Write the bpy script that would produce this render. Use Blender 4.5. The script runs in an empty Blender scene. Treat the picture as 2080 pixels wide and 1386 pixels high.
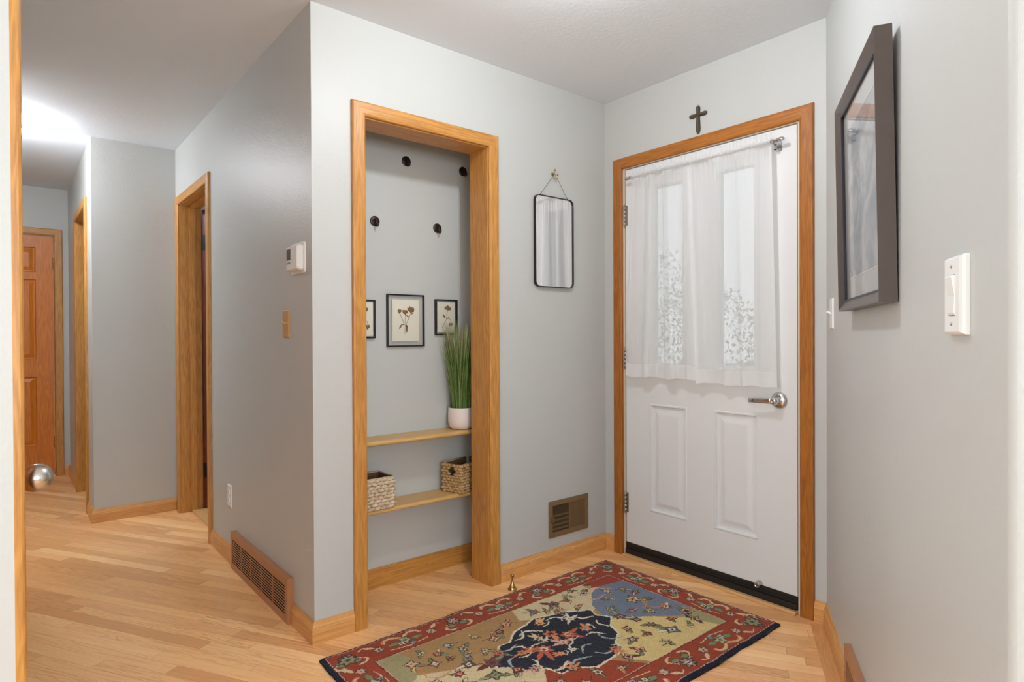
import bpy, bmesh, math, random
import numpy as np
from mathutils import Vector, Matrix

random.seed(7); np.random.seed(7)
SC = bpy.context.scene
COL = SC.collection
R = math.radians

# ------------------------------------------------------------------ camera
F_PX = 1246.06
cam_d = bpy.data.cameras.new('camera'); cam = bpy.data.objects.new('camera', cam_d); COL.objects.link(cam)
cam_d.sensor_width = 36.0; cam_d.sensor_fit = 'HORIZONTAL'; cam_d.lens = 36.0 * F_PX / 2080.0
cam_d.clip_start = 0.02; cam_d.clip_end = 200
yaw, pitch, roll = R(39.568), R(-0.382), R(-0.264)
fw = Vector((math.sin(yaw) * math.cos(pitch), math.cos(yaw) * math.cos(pitch), math.sin(pitch)))
rt = Vector((math.cos(yaw), -math.sin(yaw), 0)); up = rt.cross(fw)
r2 = rt * math.cos(roll) + up * math.sin(roll); u2 = -rt * math.sin(roll) + up * math.cos(roll)
mw = Matrix(((r2.x, u2.x, -fw.x, -2.5469), (r2.y, u2.y, -fw.y, -2.2761), (r2.z, u2.z, -fw.z, 1.1649), (0, 0, 0, 1)))
cam.matrix_world = mw
SC.camera = cam

# ------------------------------------------------------------------ view, world, fill lights
vs = SC.view_settings
vs.view_transform = 'Standard'; vs.look = 'None'; vs.gamma = 1.0; vs.use_curve_mapping = False
vs.exposure = 0.78
W = bpy.data.worlds.new('world'); SC.world = W; W.use_nodes = True
W.node_tree.nodes['Background'].inputs[0].default_value = (0.90, 0.96, 1.0, 1)
W.node_tree.nodes['Background'].inputs[1].default_value = 0.58

LAMP_ENTRY, LAMP_HALL = 195.0, 40.0


def area_light(name, loc, rot, sx, sy, power, color=(1, 1, 1)):
    l = bpy.data.lights.new(name, 'AREA'); l.shape = 'RECTANGLE'; l.size = sx; l.size_y = sy
    l.energy = power; l.color = color
    o = bpy.data.objects.new(name, l); o.location = loc; o.rotation_euler = rot; COL.objects.link(o); return o


# added fill lights at invented windows in the unseen room behind the camera
area_light('fill_light', (-3.0, -5.38, 1.45), (R(116), 0, 0), 2.2, 1.5, 62, (0.83, 0.92, 1.0))
area_light('fill_light', (-5.18, -1.85, 1.45), (R(112), 0, R(-90)), 1.7, 1.4, 40, (0.83, 0.92, 1.0))

area_light('fill_light', (0.27, 1.6, 1.5), (R(90), 0, R(90)), 1.0, 1.2, 9, (0.9, 0.95, 1.0))  # added fill for the room beyond the hall doorway; no window modelled there

# ------------------------------------------------------------------ helpers


def lin(c, k=1.0):
    out = []
    for v in c:
        v /= 255.0
        out.append(min(1.0, (v / 12.92 if v <= 0.04045 else ((v + 0.055) / 1.055) ** 2.4) * k))
    return tuple(out) + (1.0,)


class N:
    """short node-tree writer"""
    def __init__(s, name):
        s.m = bpy.data.materials.new(name); s.m.use_nodes = True; s.t = s.m.node_tree
        s.b = s.t.nodes['Principled BSDF']; s.out = s.t.nodes['Material Output']

    def n(s, typ, **kw):
        nd = s.t.nodes.new(typ)
        for k, v in kw.items():
            if k.startswith('i_'):
                nd.inputs[k[2:].replace('_', ' ')].default_value = v
            else:
                setattr(nd, k, v)
        return nd

    def l(s, a, b):
        s.t.links.new(a, b)

    def math(s, op, a, b=None, c=None, clamp=False):
        nd = s.t.nodes.new('ShaderNodeMath'); nd.operation = op; nd.use_clamp = clamp
        for i, v in enumerate((a, b, c)):
            if v is None: continue
            if isinstance(v, (int, float)): nd.inputs[i].default_value = v
            else: s.l(v, nd.inputs[i])
        return nd.outputs[0]

    def mix(s, fac, a, b, blend='MIX'):
        nd = s.t.nodes.new('ShaderNodeMix'); nd.data_type = 'RGBA'; nd.blend_type = blend
        for i, v in ((0, fac), (6, a), (7, b)):
            if isinstance(v, (int, float)): nd.inputs[i].default_value = v
            elif isinstance(v, tuple): nd.inputs[i].default_value = v
            else: s.l(v, nd.inputs[i])
        return nd.outputs[2]

    def ramp(s, fac, stops):
        nd = s.t.nodes.new('ShaderNodeValToRGB'); e = nd.color_ramp.elements
        while len(e) > 1: e.remove(e[-1])
        e[0].position, e[0].color = stops[0]
        for p, c in stops[1:]:
            x = e.new(p); x.color = c
        s.l(fac, nd.inputs[0]); return nd.outputs[0]

    def coord(s, scale=(1, 1, 1), rot=(0, 0, 0), kind='Object'):
        tc = s.t.nodes.new('ShaderNodeTexCoord'); mp = s.t.nodes.new('ShaderNodeMapping')
        mp.inputs['Scale'].default_value = scale; mp.inputs['Rotation'].default_value = rot
        s.l(tc.outputs[kind], mp.inputs[0]); return mp.outputs[0]

    def bump(s, h, strength, dist=0.001):
        nd = s.t.nodes.new('ShaderNodeBump'); nd.inputs['Strength'].default_value = strength
        nd.inputs['Distance'].default_value = dist
        s.l(h, nd.inputs['Height']); s.l(nd.outputs[0], s.b.inputs['Normal'])


def plain(name, c, rough=0.5, metal=0.0, spec=0.5, noise=0.0, nscale=40, bump=0.0, k=1.0):
    s = N(name); col = lin(c, k)
    s.b.inputs['Roughness'].default_value = rough; s.b.inputs['Metallic'].default_value = metal
    s.b.inputs['Specular IOR Level'].default_value = spec
    nz = s.n('ShaderNodeTexNoise', i_Scale=nscale, i_Detail=4.0); s.l(s.coord(), nz.inputs['Vector'])
    d = tuple(v * (1 - noise) for v in col[:3]) + (1,)
    s.l(s.mix(nz.outputs[0], d, col), s.b.inputs['Base Color'])
    if bump: s.bump(nz.outputs[0], bump)
    return s.m


def paint(name, c, k, bump, scale, rough=0.45, spec=0.4):
    s = N(name); col = lin(c, k)
    v = s.coord()
    big = s.n('ShaderNodeTexNoise', i_Scale=1.3, i_Detail=2.0); s.l(v, big.inputs['Vector'])
    d = tuple(x * 0.97 for x in col[:3]) + (1,)
    s.l(s.mix(big.outputs[0], d, col), s.b.inputs['Base Color'])
    s.b.inputs['Roughness'].default_value = rough; s.b.inputs['Specular IOR Level'].default_value = spec
    a = s.n('ShaderNodeTexNoise', i_Scale=scale, i_Detail=5.0, i_Roughness=0.55); s.l(v, a.inputs['Vector'])
    b = s.n('ShaderNodeTexVoronoi', i_Scale=scale * 0.55); s.l(v, b.inputs['Vector'])
    h = s.math('ADD', a.outputs[0], s.math('MULTIPLY', b.outputs[0], 0.45))
    s.bump(h, bump, 0.0025)
    return s.m


def wood(name, light, dark, axis='z', k=1.0, rough=0.38, grain=1.0, cath=0.5, seed=0.0):
    """oak: long fine pores plus cathedral figure along one axis"""
    s = N(name)
    st = {'x': (1.0, 14, 14), 'y': (14, 1.0, 14), 'z': (14, 14, 1.0)}[axis]
    tc = s.t.nodes.new('ShaderNodeTexCoord'); oi = s.t.nodes.new('ShaderNodeObjectInfo')
    add = s.t.nodes.new('ShaderNodeVectorMath'); add.operation = 'ADD'
    rnd = s.math('MULTIPLY', oi.outputs['Random'], 9.0)
    cmb = s.n('ShaderNodeCombineXYZ'); s.l(rnd, cmb.inputs[0]); s.l(rnd, cmb.inputs[1]); s.l(rnd, cmb.inputs[2])
    s.l(tc.outputs['Object'], add.inputs[0]); s.l(cmb.outputs[0], add.inputs[1])
    mp = s.t.nodes.new('ShaderNodeMapping'); mp.inputs['Scale'].default_value = st; s.l(add.outputs[0], mp.inputs[0])
    fine = s.n('ShaderNodeTexNoise', i_Scale=14.0, i_Detail=6.0, i_Roughness=0.65); s.l(mp.outputs[0], fine.inputs['Vector'])
    slow = s.n('ShaderNodeTexNoise', i_Scale=1.7, i_Detail=2.0, i_Distortion=0.4); s.l(mp.outputs[0], slow.inputs['Vector'])
    rings = s.math('SINE', s.math('MULTIPLY', slow.outputs[0], 55.0))
    rings = s.math('MULTIPLY_ADD', rings, 0.5 * cath, 0.5)
    f = s.math('ADD', s.math('MULTIPLY', fine.outputs[0], 0.9 * grain), s.math('MULTIPLY', rings, 0.40))
    f = s.math('SUBTRACT', f, 0.18 * grain, clamp=True)
    L, D = lin(light, k), lin(dark, k)
    s.l(s.ramp(f, [(0.15, D), (0.62, L), (1.0, tuple(min(1, v * 1.08) for v in L[:3]) + (1,))]), s.b.inputs['Base Color'])
    s.b.inputs['Roughness'].default_value = rough
    s.bump(fine.outputs[0], 0.12, 0.001)
    return s.m


M = {}
M['wall'] = paint('wall_paint', (207, 208, 204), 0.90, 0.22, 130, 0.42)
M['wall_closet'] = paint('closet_wall_paint', (207, 208, 204), 0.90, 0.08, 120, 0.5)
M['ceiling'] = paint('ceiling_paint', (238, 245, 252), 0.97, 0.25, 90, 0.9, 0.1)
M['oak_v'] = wood('amber_oak_upright', (204, 146, 72), (162, 104, 44), 'z')
M['oak_h'] = wood('amber_oak_across', (204, 146, 72), (162, 104, 44), 'x')
M['oak_dv'] = wood('deep_amber_oak_upright', (172, 106, 36), (132, 72, 18), 'z')
M['oak_dh'] = wood('deep_amber_oak_across', (180, 112, 38), (140, 78, 20), 'x')
M['oak_base'] = wood('honey_oak_baseboard', (228, 172, 106), (200, 138, 76), 'x', grain=0.8)
M['oak_shelf'] = wood('pale_oak_shelf', (226, 186, 122), (204, 158, 92), 'x', grain=0.6)
M['oak_far'] = wood('reddish_fir_door', (224, 132, 34), (186, 102, 20), 'z', grain=0.7)
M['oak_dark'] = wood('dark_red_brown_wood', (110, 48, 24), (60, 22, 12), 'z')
M['threshold'] = wood('pale_threshold_wood', (226, 184, 130), (205, 155, 98), 'x', grain=0.7)
M['white_door'] = plain('white_door_paint', (232, 232, 230), 0.38, k=0.95, noise=0.03, nscale=3)
M['white_plastic'] = plain('white_plastic', (238, 238, 234), 0.35, noise=0.02)
M['tan_plate'] = plain('tan_switch_plate', (205, 158, 98), 0.4, noise=0.1)
M['black'] = plain('black_rubber', (26, 22, 20), 0.5, noise=0.2)
M['dark_gap'] = plain('dark_inside', (22, 16, 12), 0.8, noise=0.1)
M['bronze'] = plain('oil_rubbed_bronze', (74, 60, 52), 0.42, 0.75, noise=0.45, nscale=60)
M['blackmetal'] = plain('dark_metal_frame', (52, 42, 38), 0.38, 0.6, noise=0.1)
M['nickel'] = plain('satin_nickel', (196, 190, 182), 0.24, 1.0, noise=0.05)
M['chrome'] = plain('brushed_chrome', (205, 205, 205), 0.18, 1.0, noise=0.03)
M['steel'] = plain('hinge_steel', (168, 160, 146), 0.35, 0.9, noise=0.1)
M['brass'] = plain('aged_brass', (190, 160, 110), 0.25, 1.0, noise=0.15)
M['ventbrown'] = plain('brown_enamel_vent', (182, 126, 86), 0.4, 0.1, noise=0.06)
M['ventslat'] = plain('vent_louvre_enamel', (204, 182, 166), 0.45, 0.1, noise=0.05)
M['olive'] = plain('olive_brown_register', (132, 106, 72), 0.42, 0.2, noise=0.08)
M['gunmetal'] = plain('gunmetal_picture_frame', (98, 86, 80), 0.36, 0.4, noise=0.2, nscale=25)
M['pewter'] = plain('cast_pewter_cross', (104, 92, 76), 0.5, 0.6, noise=0.35, nscale=90, bump=0.2)
M['blackhinge'] = plain('black_hinge', (20, 20, 24), 0.5, 0.4)
M['lcd'] = plain('grey_lcd', (74, 78, 74), 0.25)
M['pot'] = plain('matte_blush_ceramic', (236, 222, 214), 0.6, noise=0.03)
M['soil'] = plain('dark_moss', (60, 64, 36), 0.9, noise=0.4)
M['paper'] = plain('cream_paper', (236, 230, 212), 0.8, noise=0.04, nscale=12)
M['flower'] = plain('dried_flower_brown', (150, 112, 66), 0.8, noise=0.4, nscale=200)
M['stem'] = plain('dried_stem', (128, 112, 84), 0.8, noise=0.2)


def glass(name, tint=(1, 1, 1, 1), refl=1.0):
    s = N(name)
    tr = s.n('ShaderNodeBsdfTransparent'); tr.inputs[0].default_value = tint
    gl = s.n('ShaderNodeBsdfGlossy'); gl.inputs['Roughness'].default_value = 0.02
    fr = s.n('ShaderNodeFresnel'); fr.inputs[0].default_value = 1.5
    mx = s.n('ShaderNodeMixShader')
    s.l(s.math('MULTIPLY', fr.outputs[0], refl), mx.inputs[0]); s.l(tr.outputs[0], mx.inputs[1]); s.l(gl.outputs[0], mx.inputs[2])
    s.l(mx.outputs[0], s.out.inputs[0]); return s.m


M['glass'] = glass('clear_glass', refl=1.0)
M['glass_thin'] = glass('picture_glass', refl=0.5)


def mirror_mat():
    s = N('mirror_silver'); s.b.inputs['Base Color'].default_value = (0.95, 0.96, 0.97, 1)
    s.b.inputs['Metallic'].default_value = 1; s.b.inputs['Roughness'].default_value = 0.01
    return s.m


M['mirror'] = mirror_mat()


def emit(name, c, st):
    s = N(name); e = s.n('ShaderNodeEmission'); e.inputs[0].default_value = c; e.inputs[1].default_value = st
    s.l(e.outputs[0], s.out.inputs[0]); return s.m


def floor_mat():
    s = N('red_oak_strip_floor'); PW, PL = 0.057, 0.95
    v = s.coord(rot=(0, 0, R(59.5)))
    sp = s.n('ShaderNodeSeparateXYZ'); s.l(v, sp.inputs[0]); X, Y = sp.outputs[0], sp.outputs[1]
    yr = s.math('DIVIDE', Y, PW); row = s.math('FLOOR', yr); fy = s.math('FRACT', yr)
    w1 = s.n('ShaderNodeTexWhiteNoise', noise_dimensions='1D'); s.l(row, w1.inputs['W'])
    xo = s.math('ADD', X, s.math('MULTIPLY', w1.outputs[0], 9.7))
    xr = s.math('DIVIDE', xo, PL); colm = s.math('FLOOR', xr); fx = s.math('FRACT', xr)
    cb = s.n('ShaderNodeCombineXYZ'); s.l(row, cb.inputs[0]); s.l(colm, cb.inputs[1])
    w2 = s.n('ShaderNodeTexWhiteNoise', noise_dimensions='2D'); s.l(cb.outputs[0], w2.inputs['Vector'])
    idv = w2.outputs['Value']
    gc = s.n('ShaderNodeCombineXYZ')
    s.l(s.math('MULTIPLY', X, 1.6), gc.inputs[0]); s.l(s.math('MULTIPLY', Y, 26.0), gc.inputs[1])
    s.l(s.math('MULTIPLY', idv, 37.0), gc.inputs[2])
    slow = s.n('ShaderNodeTexNoise', i_Scale=1.0, i_Detail=2.0, i_Distortion=0.6); s.l(gc.outputs[0], slow.inputs['Vector'])
    rings = s.math('SINE', s.math('MULTIPLY', slow.outputs[0], 70.0))
    rings = s.math('POWER', s.math('MULTIPLY_ADD', rings, 0.5, 0.5), 2.5)
    fc = s.n('ShaderNodeCombineXYZ')
    s.l(s.math('MULTIPLY', X, 6.0), fc.inputs[0]); s.l(s.math('MULTIPLY', Y, 230.0), fc.inputs[1])
    s.l(s.math('MULTIPLY', idv, 11.0), fc.inputs[2])
    fine = s.n('ShaderNodeTexNoise', i_Scale=1.0, i_Detail=5.0, i_Roughness=0.6); s.l(fc.outputs[0], fine.inputs['Vector'])
    base = s.ramp(idv, [(0.0, lin((196, 148, 102))), (0.12, lin((204, 157, 110))), (0.35, lin((214, 170, 120))),
                        (0.62, lin((222, 180, 130))), (0.8, lin((230, 190, 142))), (0.93, lin((212, 164, 118))), (1.0, lin((198, 150, 104)))])
    w3 = s.n('ShaderNodeTexWhiteNoise', noise_dimensions='3D')
    cb3 = s.n('ShaderNodeCombineXYZ'); s.l(row, cb3.inputs[0]); s.l(colm, cb3.inputs[1]); cb3.inputs[2].default_value = 5.3
    s.l(cb3.outputs[0], w3.inputs['Vector'])
    amt = s.math('MULTIPLY', rings, s.math('MULTIPLY', s.math('POWER', w3.outputs['Value'], 1.6), 0.50))
    c1 = s.mix(amt, base, lin((150, 98, 58)))
    c2 = s.mix(s.math('MULTIPLY', s.math('SUBTRACT', fine.outputs[0], 0.40, clamp=True), 1.3, clamp=True), c1, lin((160, 106, 62)))
    ey = s.math('LESS_THAN', s.math('MINIMUM', fy, s.math('SUBTRACT', 1.0, fy)), 0.012)
    ex = s.math('LESS_THAN', s.math('MINIMUM', fx, s.math('SUBTRACT', 1.0, fx)), 0.0011)
    gap = s.math('MAXIMUM', ey, ex)
    c3 = s.mix(s.math('MULTIPLY', gap, 0.45), c2, lin((96, 60, 34)))
    s.l(s.mix(1.0, c3, (1.52, 1.46, 1.34, 1), 'MULTIPLY'), s.b.inputs['Base Color'])
    s.b.inputs['Roughness'].default_value = 0.30; s.b.inputs['Specular IOR Level'].default_value = 0.5
    s.bump(s.math('SUBTRACT', s.math('MULTIPLY', fine.outputs[0], 0.25), gap), 0.12, 0.0008)
    return s.m


M['floor'] = floor_mat()


def sheer(name, op, tint=(0.93, 0.93, 0.93, 1)):
    s = N(name)
    tr = s.n('ShaderNodeBsdfTransparent'); tr.inputs[0].default_value = (0.97, 0.98, 0.98, 1)
    df = s.n('ShaderNodeBsdfDiffuse'); df.inputs[0].default_value = tint
    tl = s.n('ShaderNodeBsdfTranslucent'); tl.inputs[0].default_value = tint
    m1 = s.n('ShaderNodeMixShader'); m1.inputs[0].default_value = 0.45
    s.l(df.outputs[0], m1.inputs[1]); s.l(tl.outputs[0], m1.inputs[2])
    nz = s.n('ShaderNodeTexNoise', i_Scale=4.0, i_Detail=2.0); s.l(s.coord(scale=(4, 4, .5)), nz.inputs['Vector'])
    lw = s.n('ShaderNodeLayerWeight'); lw.inputs[0].default_value = 0.35
    f = s.math('ADD', s.math('MULTIPLY_ADD', nz.outputs[0], 0.10, op - 0.05), s.math('MULTIPLY', lw.outputs['Facing'], 0.30), clamp=True)
    m2 = s.n('ShaderNodeMixShader'); s.l(f, m2.inputs[0]); s.l(tr.outputs[0], m2.inputs[1]); s.l(m1.outputs[0], m2.inputs[2])
    s.l(m2.outputs[0], s.out.inputs[0]); return s.m


M['sheer'] = sheer('white_sheer_voile', 0.66, (0.97, 0.97, 0.97, 1))
M['sheer_hem'] = sheer('white_sheer_voile_doubled', 0.88, (0.97, 0.97, 0.97, 1))


class MB:
    def __init__(s): s.v = []; s.f = []; s.sm = []

    def add(s, vs, fs, smooth=False):
        b = len(s.v); s.v += [tuple(v) for v in vs]; s.f += [tuple(b + i for i in f) for f in fs]; s.sm += [smooth] * len(fs)

    def box(s, x0, x1, y0, y1, z0, z1):
        v = [(x, y, z) for x in (x0, x1) for y in (y0, y1) for z in (z0, z1)]
        s.add(v, [(0, 1, 3, 2), (4, 6, 7, 5), (0, 4, 5, 1), (2, 3, 7, 6), (0, 2, 6, 4), (1, 5, 7, 3)]); return s

    def rbox(s, c, ax, ay, az, hx, hy, hz):
        c = Vector(c); v = [c + ax * (i * hx) + ay * (j * hy) + az * (k * hz) for i in (-1, 1) for j in (-1, 1) for k in (-1, 1)]
        s.add(v, [(0, 1, 3, 2), (4, 6, 7, 5), (0, 4, 5, 1), (2, 3, 7, 6), (0, 2, 6, 4), (1, 5, 7, 3)]); return s

    def plate(s, x0, x1, z0, z1, holes, y0, y1):
        """slab in the xz plane with rectangular holes (x0,x1,z0,z1)"""
        xs = sorted({x0, x1, *[h[0] for h in holes], *[h[1] for h in holes]}); zs = sorted({z0, z1, *[h[2] for h in holes], *[h[3] for h in holes]})
        inside = lambda x, z: any(h[0] < x < h[1] and h[2] < z < h[3] for h in holes)
        solid = [[not inside((xs[i] + xs[i + 1]) / 2, (zs[j] + zs[j + 1]) / 2) for j in range(len(zs) - 1)] for i in range(len(xs) - 1)]
        idx = {}; vs = []

        def vid(i, j, y):
            k = (i, j, y)
            if k not in idx: idx[k] = len(vs); vs.append((xs[i], (y0, y1)[y], zs[j]))
            return idx[k]
        fs = []
        nx, nz = len(xs) - 1, len(zs) - 1
        S = lambda i, j: 0 <= i < nx and 0 <= j < nz and solid[i][j]
        for i in range(nx):
            for j in range(nz):
                if not solid[i][j]: continue
                fs.append((vid(i, j, 0), vid(i + 1, j, 0), vid(i + 1, j + 1, 0), vid(i, j + 1, 0)))
                fs.append((vid(i, j, 1), vid(i, j + 1, 1), vid(i + 1, j + 1, 1), vid(i + 1, j, 1)))
                if not S(i - 1, j): fs.append((vid(i, j, 0), vid(i, j + 1, 0), vid(i, j + 1, 1), vid(i, j, 1)))
                if not S(i + 1, j): fs.append((vid(i + 1, j, 0), vid(i + 1, j, 1), vid(i + 1, j + 1, 1), vid(i + 1, j + 1, 0)))
                if not S(i, j - 1): fs.append((vid(i, j, 0), vid(i, j, 1), vid(i + 1, j, 1), vid(i + 1, j, 0)))
                if not S(i, j + 1): fs.append((vid(i, j + 1, 0), vid(i + 1, j + 1, 0), vid(i + 1, j + 1, 1), vid(i, j + 1, 1)))
        s.add(vs, fs); return s

    def rings(s, loops, cap0=True, cap1=True, smooth=True, closed=True):
        n = len(loops[0]); vs = [p for lp in loops for p in lp]; fs = []
        for a in range(len(loops) - 1):
            for i in range(n if closed else n - 1):
                j = (i + 1) % n; fs.append((a * n + i, a * n + j, (a + 1) * n + j, (a + 1) * n + i))
        if cap0: fs.append(tuple(range(n))[::-1])
        if cap1: fs.append(tuple((len(loops) - 1) * n + i for i in range(n)))
        s.add(vs, fs, smooth); return s

    def lathe(s, prof, origin=(0, 0, 0), axis='z', seg=32, smooth=True, cap=True):
        loops = []
        for r, h in prof:
            lp = []
            for i in range(seg):
                a = 2 * math.pi * i / seg; c, d = r * math.cos(a), r * math.sin(a)
                p = {'z': (c, d, h), 'y': (c, -h, d), 'x': (h, c, d)}[axis]
                lp.append((p[0] + origin[0], p[1] + origin[1], p[2] + origin[2]))
            loops.append(lp)
        return s.rings(loops, cap, cap, smooth)

    def tube(s, pts, r, seg=10, closed=False, smooth=True, flat=None):
        pts = [Vector(p) for p in pts]; n = len(pts); rs = r if isinstance(r, (list, tuple)) else [r] * n
        loops = []; prev = None
        for i, p in enumerate(pts):
            if closed: d = pts[(i + 1) % n] - pts[i - 1]
            else: d = pts[min(i + 1, n - 1)] - pts[max(i - 1, 0)]
            d.normalize()
            if prev is None:
                a = Vector((0, 0, 1)) if abs(d.z) < 0.9 else Vector((1, 0, 0))
                u = d.cross(a).normalized()
            else:
                u = (prev - d * prev.dot(d)).normalized()
            w = d.cross(u); prev = u
            loops.append([p + u * (rs[i] * math.cos(2 * math.pi * k / seg)) + w * (rs[i] * math.sin(2 * math.pi * k / seg)) * (flat or 1) for k in range(seg)])
        if closed: loops.append(loops[0])
        return s.rings(loops, not closed, not closed, smooth)

    def ball(s, c, r, seg=16, rng=10, sc=(1, 1, 1)):
        loops = []
        for j in range(rng + 1):
            t = math.pi * j / rng; rr = max(r * math.sin(t), r * 0.002)
            loops.append([(c[0] + sc[0] * rr * math.cos(2 * math.pi * i / seg), c[1] + sc[1] * rr * math.sin(2 * math.pi * i / seg), c[2] - sc[2] * r * math.cos(t)) for i in range(seg)])
        return s.rings(loops, True, True, True)

    def sweep(s, path, prof, cap=True):
        """prof: list of (a,b); path: list of (origin, A, B) frames -> p = origin + a*A + b*B"""
        loops = [[Vector(o) + Vector(A) * a + Vector(B) * b for a, b in prof] for o, A, B in path]
        return s.rings(loops, cap, cap, False)

    def build(s, name, mat, parent=None, loc=(0, 0, 0), rz=0.0, bevel=0.0, shift=(0, 0, 0)):
        me = bpy.data.meshes.new(name)
        vs = [(v[0] - shift[0], v[1] - shift[1], v[2] - shift[2]) for v in s.v] if any(shift) else s.v
        me.from_pydata(vs, [], s.f)
        me.polygons.foreach_set('use_smooth', s.sm)
        bm = bmesh.new(); bm.from_mesh(me); bmesh.ops.recalc_face_normals(bm, faces=bm.faces); bm.to_mesh(me); bm.free()
        me.materials.append(M[mat] if isinstance(mat, str) else mat); me.update()
        o = bpy.data.objects.new(name, me); COL.objects.link(o)
        o.location = loc; o.rotation_euler = (0, 0, rz)
        if parent is not None: o.parent = parent
        if bevel:
            b = o.modifiers.new('bevel', 'BEVEL'); b.width = bevel; b.segments = 2; b.limit_method = 'ANGLE'; b.angle_limit = R(40)
        return o


def empty(name, loc, rz=0.0):
    o = bpy.data.objects.new(name, None); o.empty_display_size = 0.05; COL.objects.link(o)
    o.location = loc; o.rotation_euler = (0, 0, rz); return o


def tag(o, label=None, cat=None, group=None, kind=None):
    if label: o['label'] = label
    if cat: o['category'] = cat
    if group: o['group'] = group
    if kind: o['kind'] = kind
    return o


def struct(o):
    o['kind'] = 'structure'; return o


# ------------------------------------------------------------------ room shell
H = 2.44; L = 1.6474; Wd = 1.180; T = 0.115
YE = 2.394; XP = -2.122; YF = 4.223
RB = R(-90)                       # rotation of local wall frame for walls seen looking +X
ANG = math.atan2(-0.509, -0.861)  # local frame of the angled right wall
C3 = (0.0, -Wd, 0.0)
SR = 1.729                        # length of the angled wall
E1 = (C3[0] + SR * math.cos(ANG), C3[1] + SR * math.sin(ANG))

mb = MB(); mb.box(-5.3, 0.20, -5.5, 4.5, -0.05, 0.0); fl = mb.build('floor', 'floor'); struct(fl)
mb = MB(); mb.box(-5.3, 1.2, -5.5, 4.5, H, H + 0.05); struct(mb.build('ceiling', 'ceiling'))

# closet wall (faces the camera side), opening for the closet
OX0, OX1, OZ = -1.4285, -0.8115, 2.047
mb = MB(); mb.plate(-L + 0.0, T, 0, H, [(OX0 - 0.012, OX1 + 0.012, -1, OZ + 0.012)], 0, T); struct(mb.build('wall_back', 'wall'))
# entry door wall
DY0, DY1, DZ = 0.128, 1.078, 2.062      # local x (=-y)
mb = MB(); mb.plate(T * 0, Wd + 0.12, 0, H, [(DY0 - 0.006, DY1 + 0.006, -1, DZ + 0.006)], 0, T)
struct(mb.build('wall_entry', 'wall', rz=RB))
# angled right wall with rounded outer corner
mb = MB()
dirw = Vector((math.cos(ANG), math.sin(ANG), 0)); nrm = Vector((-math.sin(ANG), math.cos(ANG), 0))   # nrm = local +Y (into the wall)
P0 = Vector(C3); P1 = Vector((E1[0], E1[1], 0))
loop = [P0, P1 - dirw * 0.02]
rr = 0.02
a0 = math.atan2(-nrm.y, -nrm.x); a1 = math.pi
cc = P1 - dirw * 0.0 + nrm * rr
# arc between the two faces
for i in range(7):
    t = i / 6.0; a = a0 + (a1 - a0) * t
    loop.append(Vector((cc.x + rr * math.cos(a), cc.y + rr * math.sin(a), 0)))
xe = loop[-1].x
loop += [Vector((xe, -5.5, 0)), Vector((xe + T, -5.5, 0)), Vector((xe + T, E1[1] - 0.05, 0)), P0 + nrm * T + Vector((0.0, 0, 0))]
mb.rings([[(p.x, p.y, 0) for p in loop], [(p.x, p.y, H) for p in loop]], True, True, False)
struct(mb.build('wall_right', 'wall'))
# hall wall with doorway
HY0, HY1 = -2.278, -1.532         # local x = -y
mb = MB(); mb.plate(-YE - T, -T, 0, H, [(HY0, HY1, -1, 2.06)], 0, T)
struct(mb.build('wall_hall', 'wall', loc=(-L, 0, 0), rz=RB))
mb = MB(); mb.plate(XP, -L, 0, H, [], YE, YE + T); struct(mb.build('wall_hall_end', 'wall'))
PY0, PY1 = -3.418, -2.712
mb = MB(); mb.plate(-YF - T, -YE - T, 0, H, [(PY0, PY1, -1, 2.06)], 0, T)
struct(mb.build('wall_passage', 'wall', loc=(XP, 0, 0), rz=RB))
mb = MB(); mb.plate(-3.25, XP, 0, H, [(-3.02, -2.222, -1, 2.045)], YF, YF + T); struct(mb.build('wall_far', 'wall'))
XL = -2.537; YL = -0.86
mb = MB(); mb.plate(YL, 1.5, 0, H, [(-0.795, -0.025, -1, 2.045)], 0, T)
o = mb.build('wall_left', 'wall', loc=(XL, 0, 0), rz=R(90)); struct(o)
mb = MB(); mb.box(-5.2, XL - T, YL, YL + T, 0, H); struct(mb.build('wall_left_return', 'wall'))
mb = MB(); mb.box(-3.25, -3.13, 1.5, YF, 0, H); mb.box(-3.25, XL - T, 1.38, 1.5, 0, H); struct(mb.build('wall_hall_left', 'wall'))
# room behind the camera, two window openings invented for the fill lights
mb = MB(); mb.plate(-5.3, xe, 0, H, [(-4.1, -1.9, 0.7, 2.2)], -5.5, -5.4); struct(mb.build('wall_room_rear', 'wall'))
mb = MB(); mb.plate(-5.5, YL + T, 0, H, [(-2.8, -0.95, 0.75, 2.15)], 0, 0.1); struct(mb.build('wall_room_side', 'wall', loc=(-5.2, 0, 0), rz=R(90)))
for nm, loc, rz, w, z0, z1 in (('added_window_1', (-3.0, -5.39, 0), 0, 1.1, .7, 2.2), ('added_window_2', (-5.21, -1.875, 0), R(90), .92, .75, 2.15)):
    e = empty(nm, loc, rz); struct(e)
    mb = MB(); mb.plate(-w, w, z0, z1, [(-w + .05, -.02, z0 + .05, z1 - .05), (.02, w - .05, z0 + .05, z1 - .05)], -.02, .02); mb.build('window_frame', 'white_door', e)
# closet interior
mb = MB(); mb.box(-1.53, -0.56, 0.33, 0.43, 0, H); struct(mb.build('wall_closet_rear', 'wall_closet'))
mb = MB(); mb.box(-0.66, -0.56, T, 0.33, 0, H); struct(mb.build('wall_closet_side', 'wall_closet'))
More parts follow.
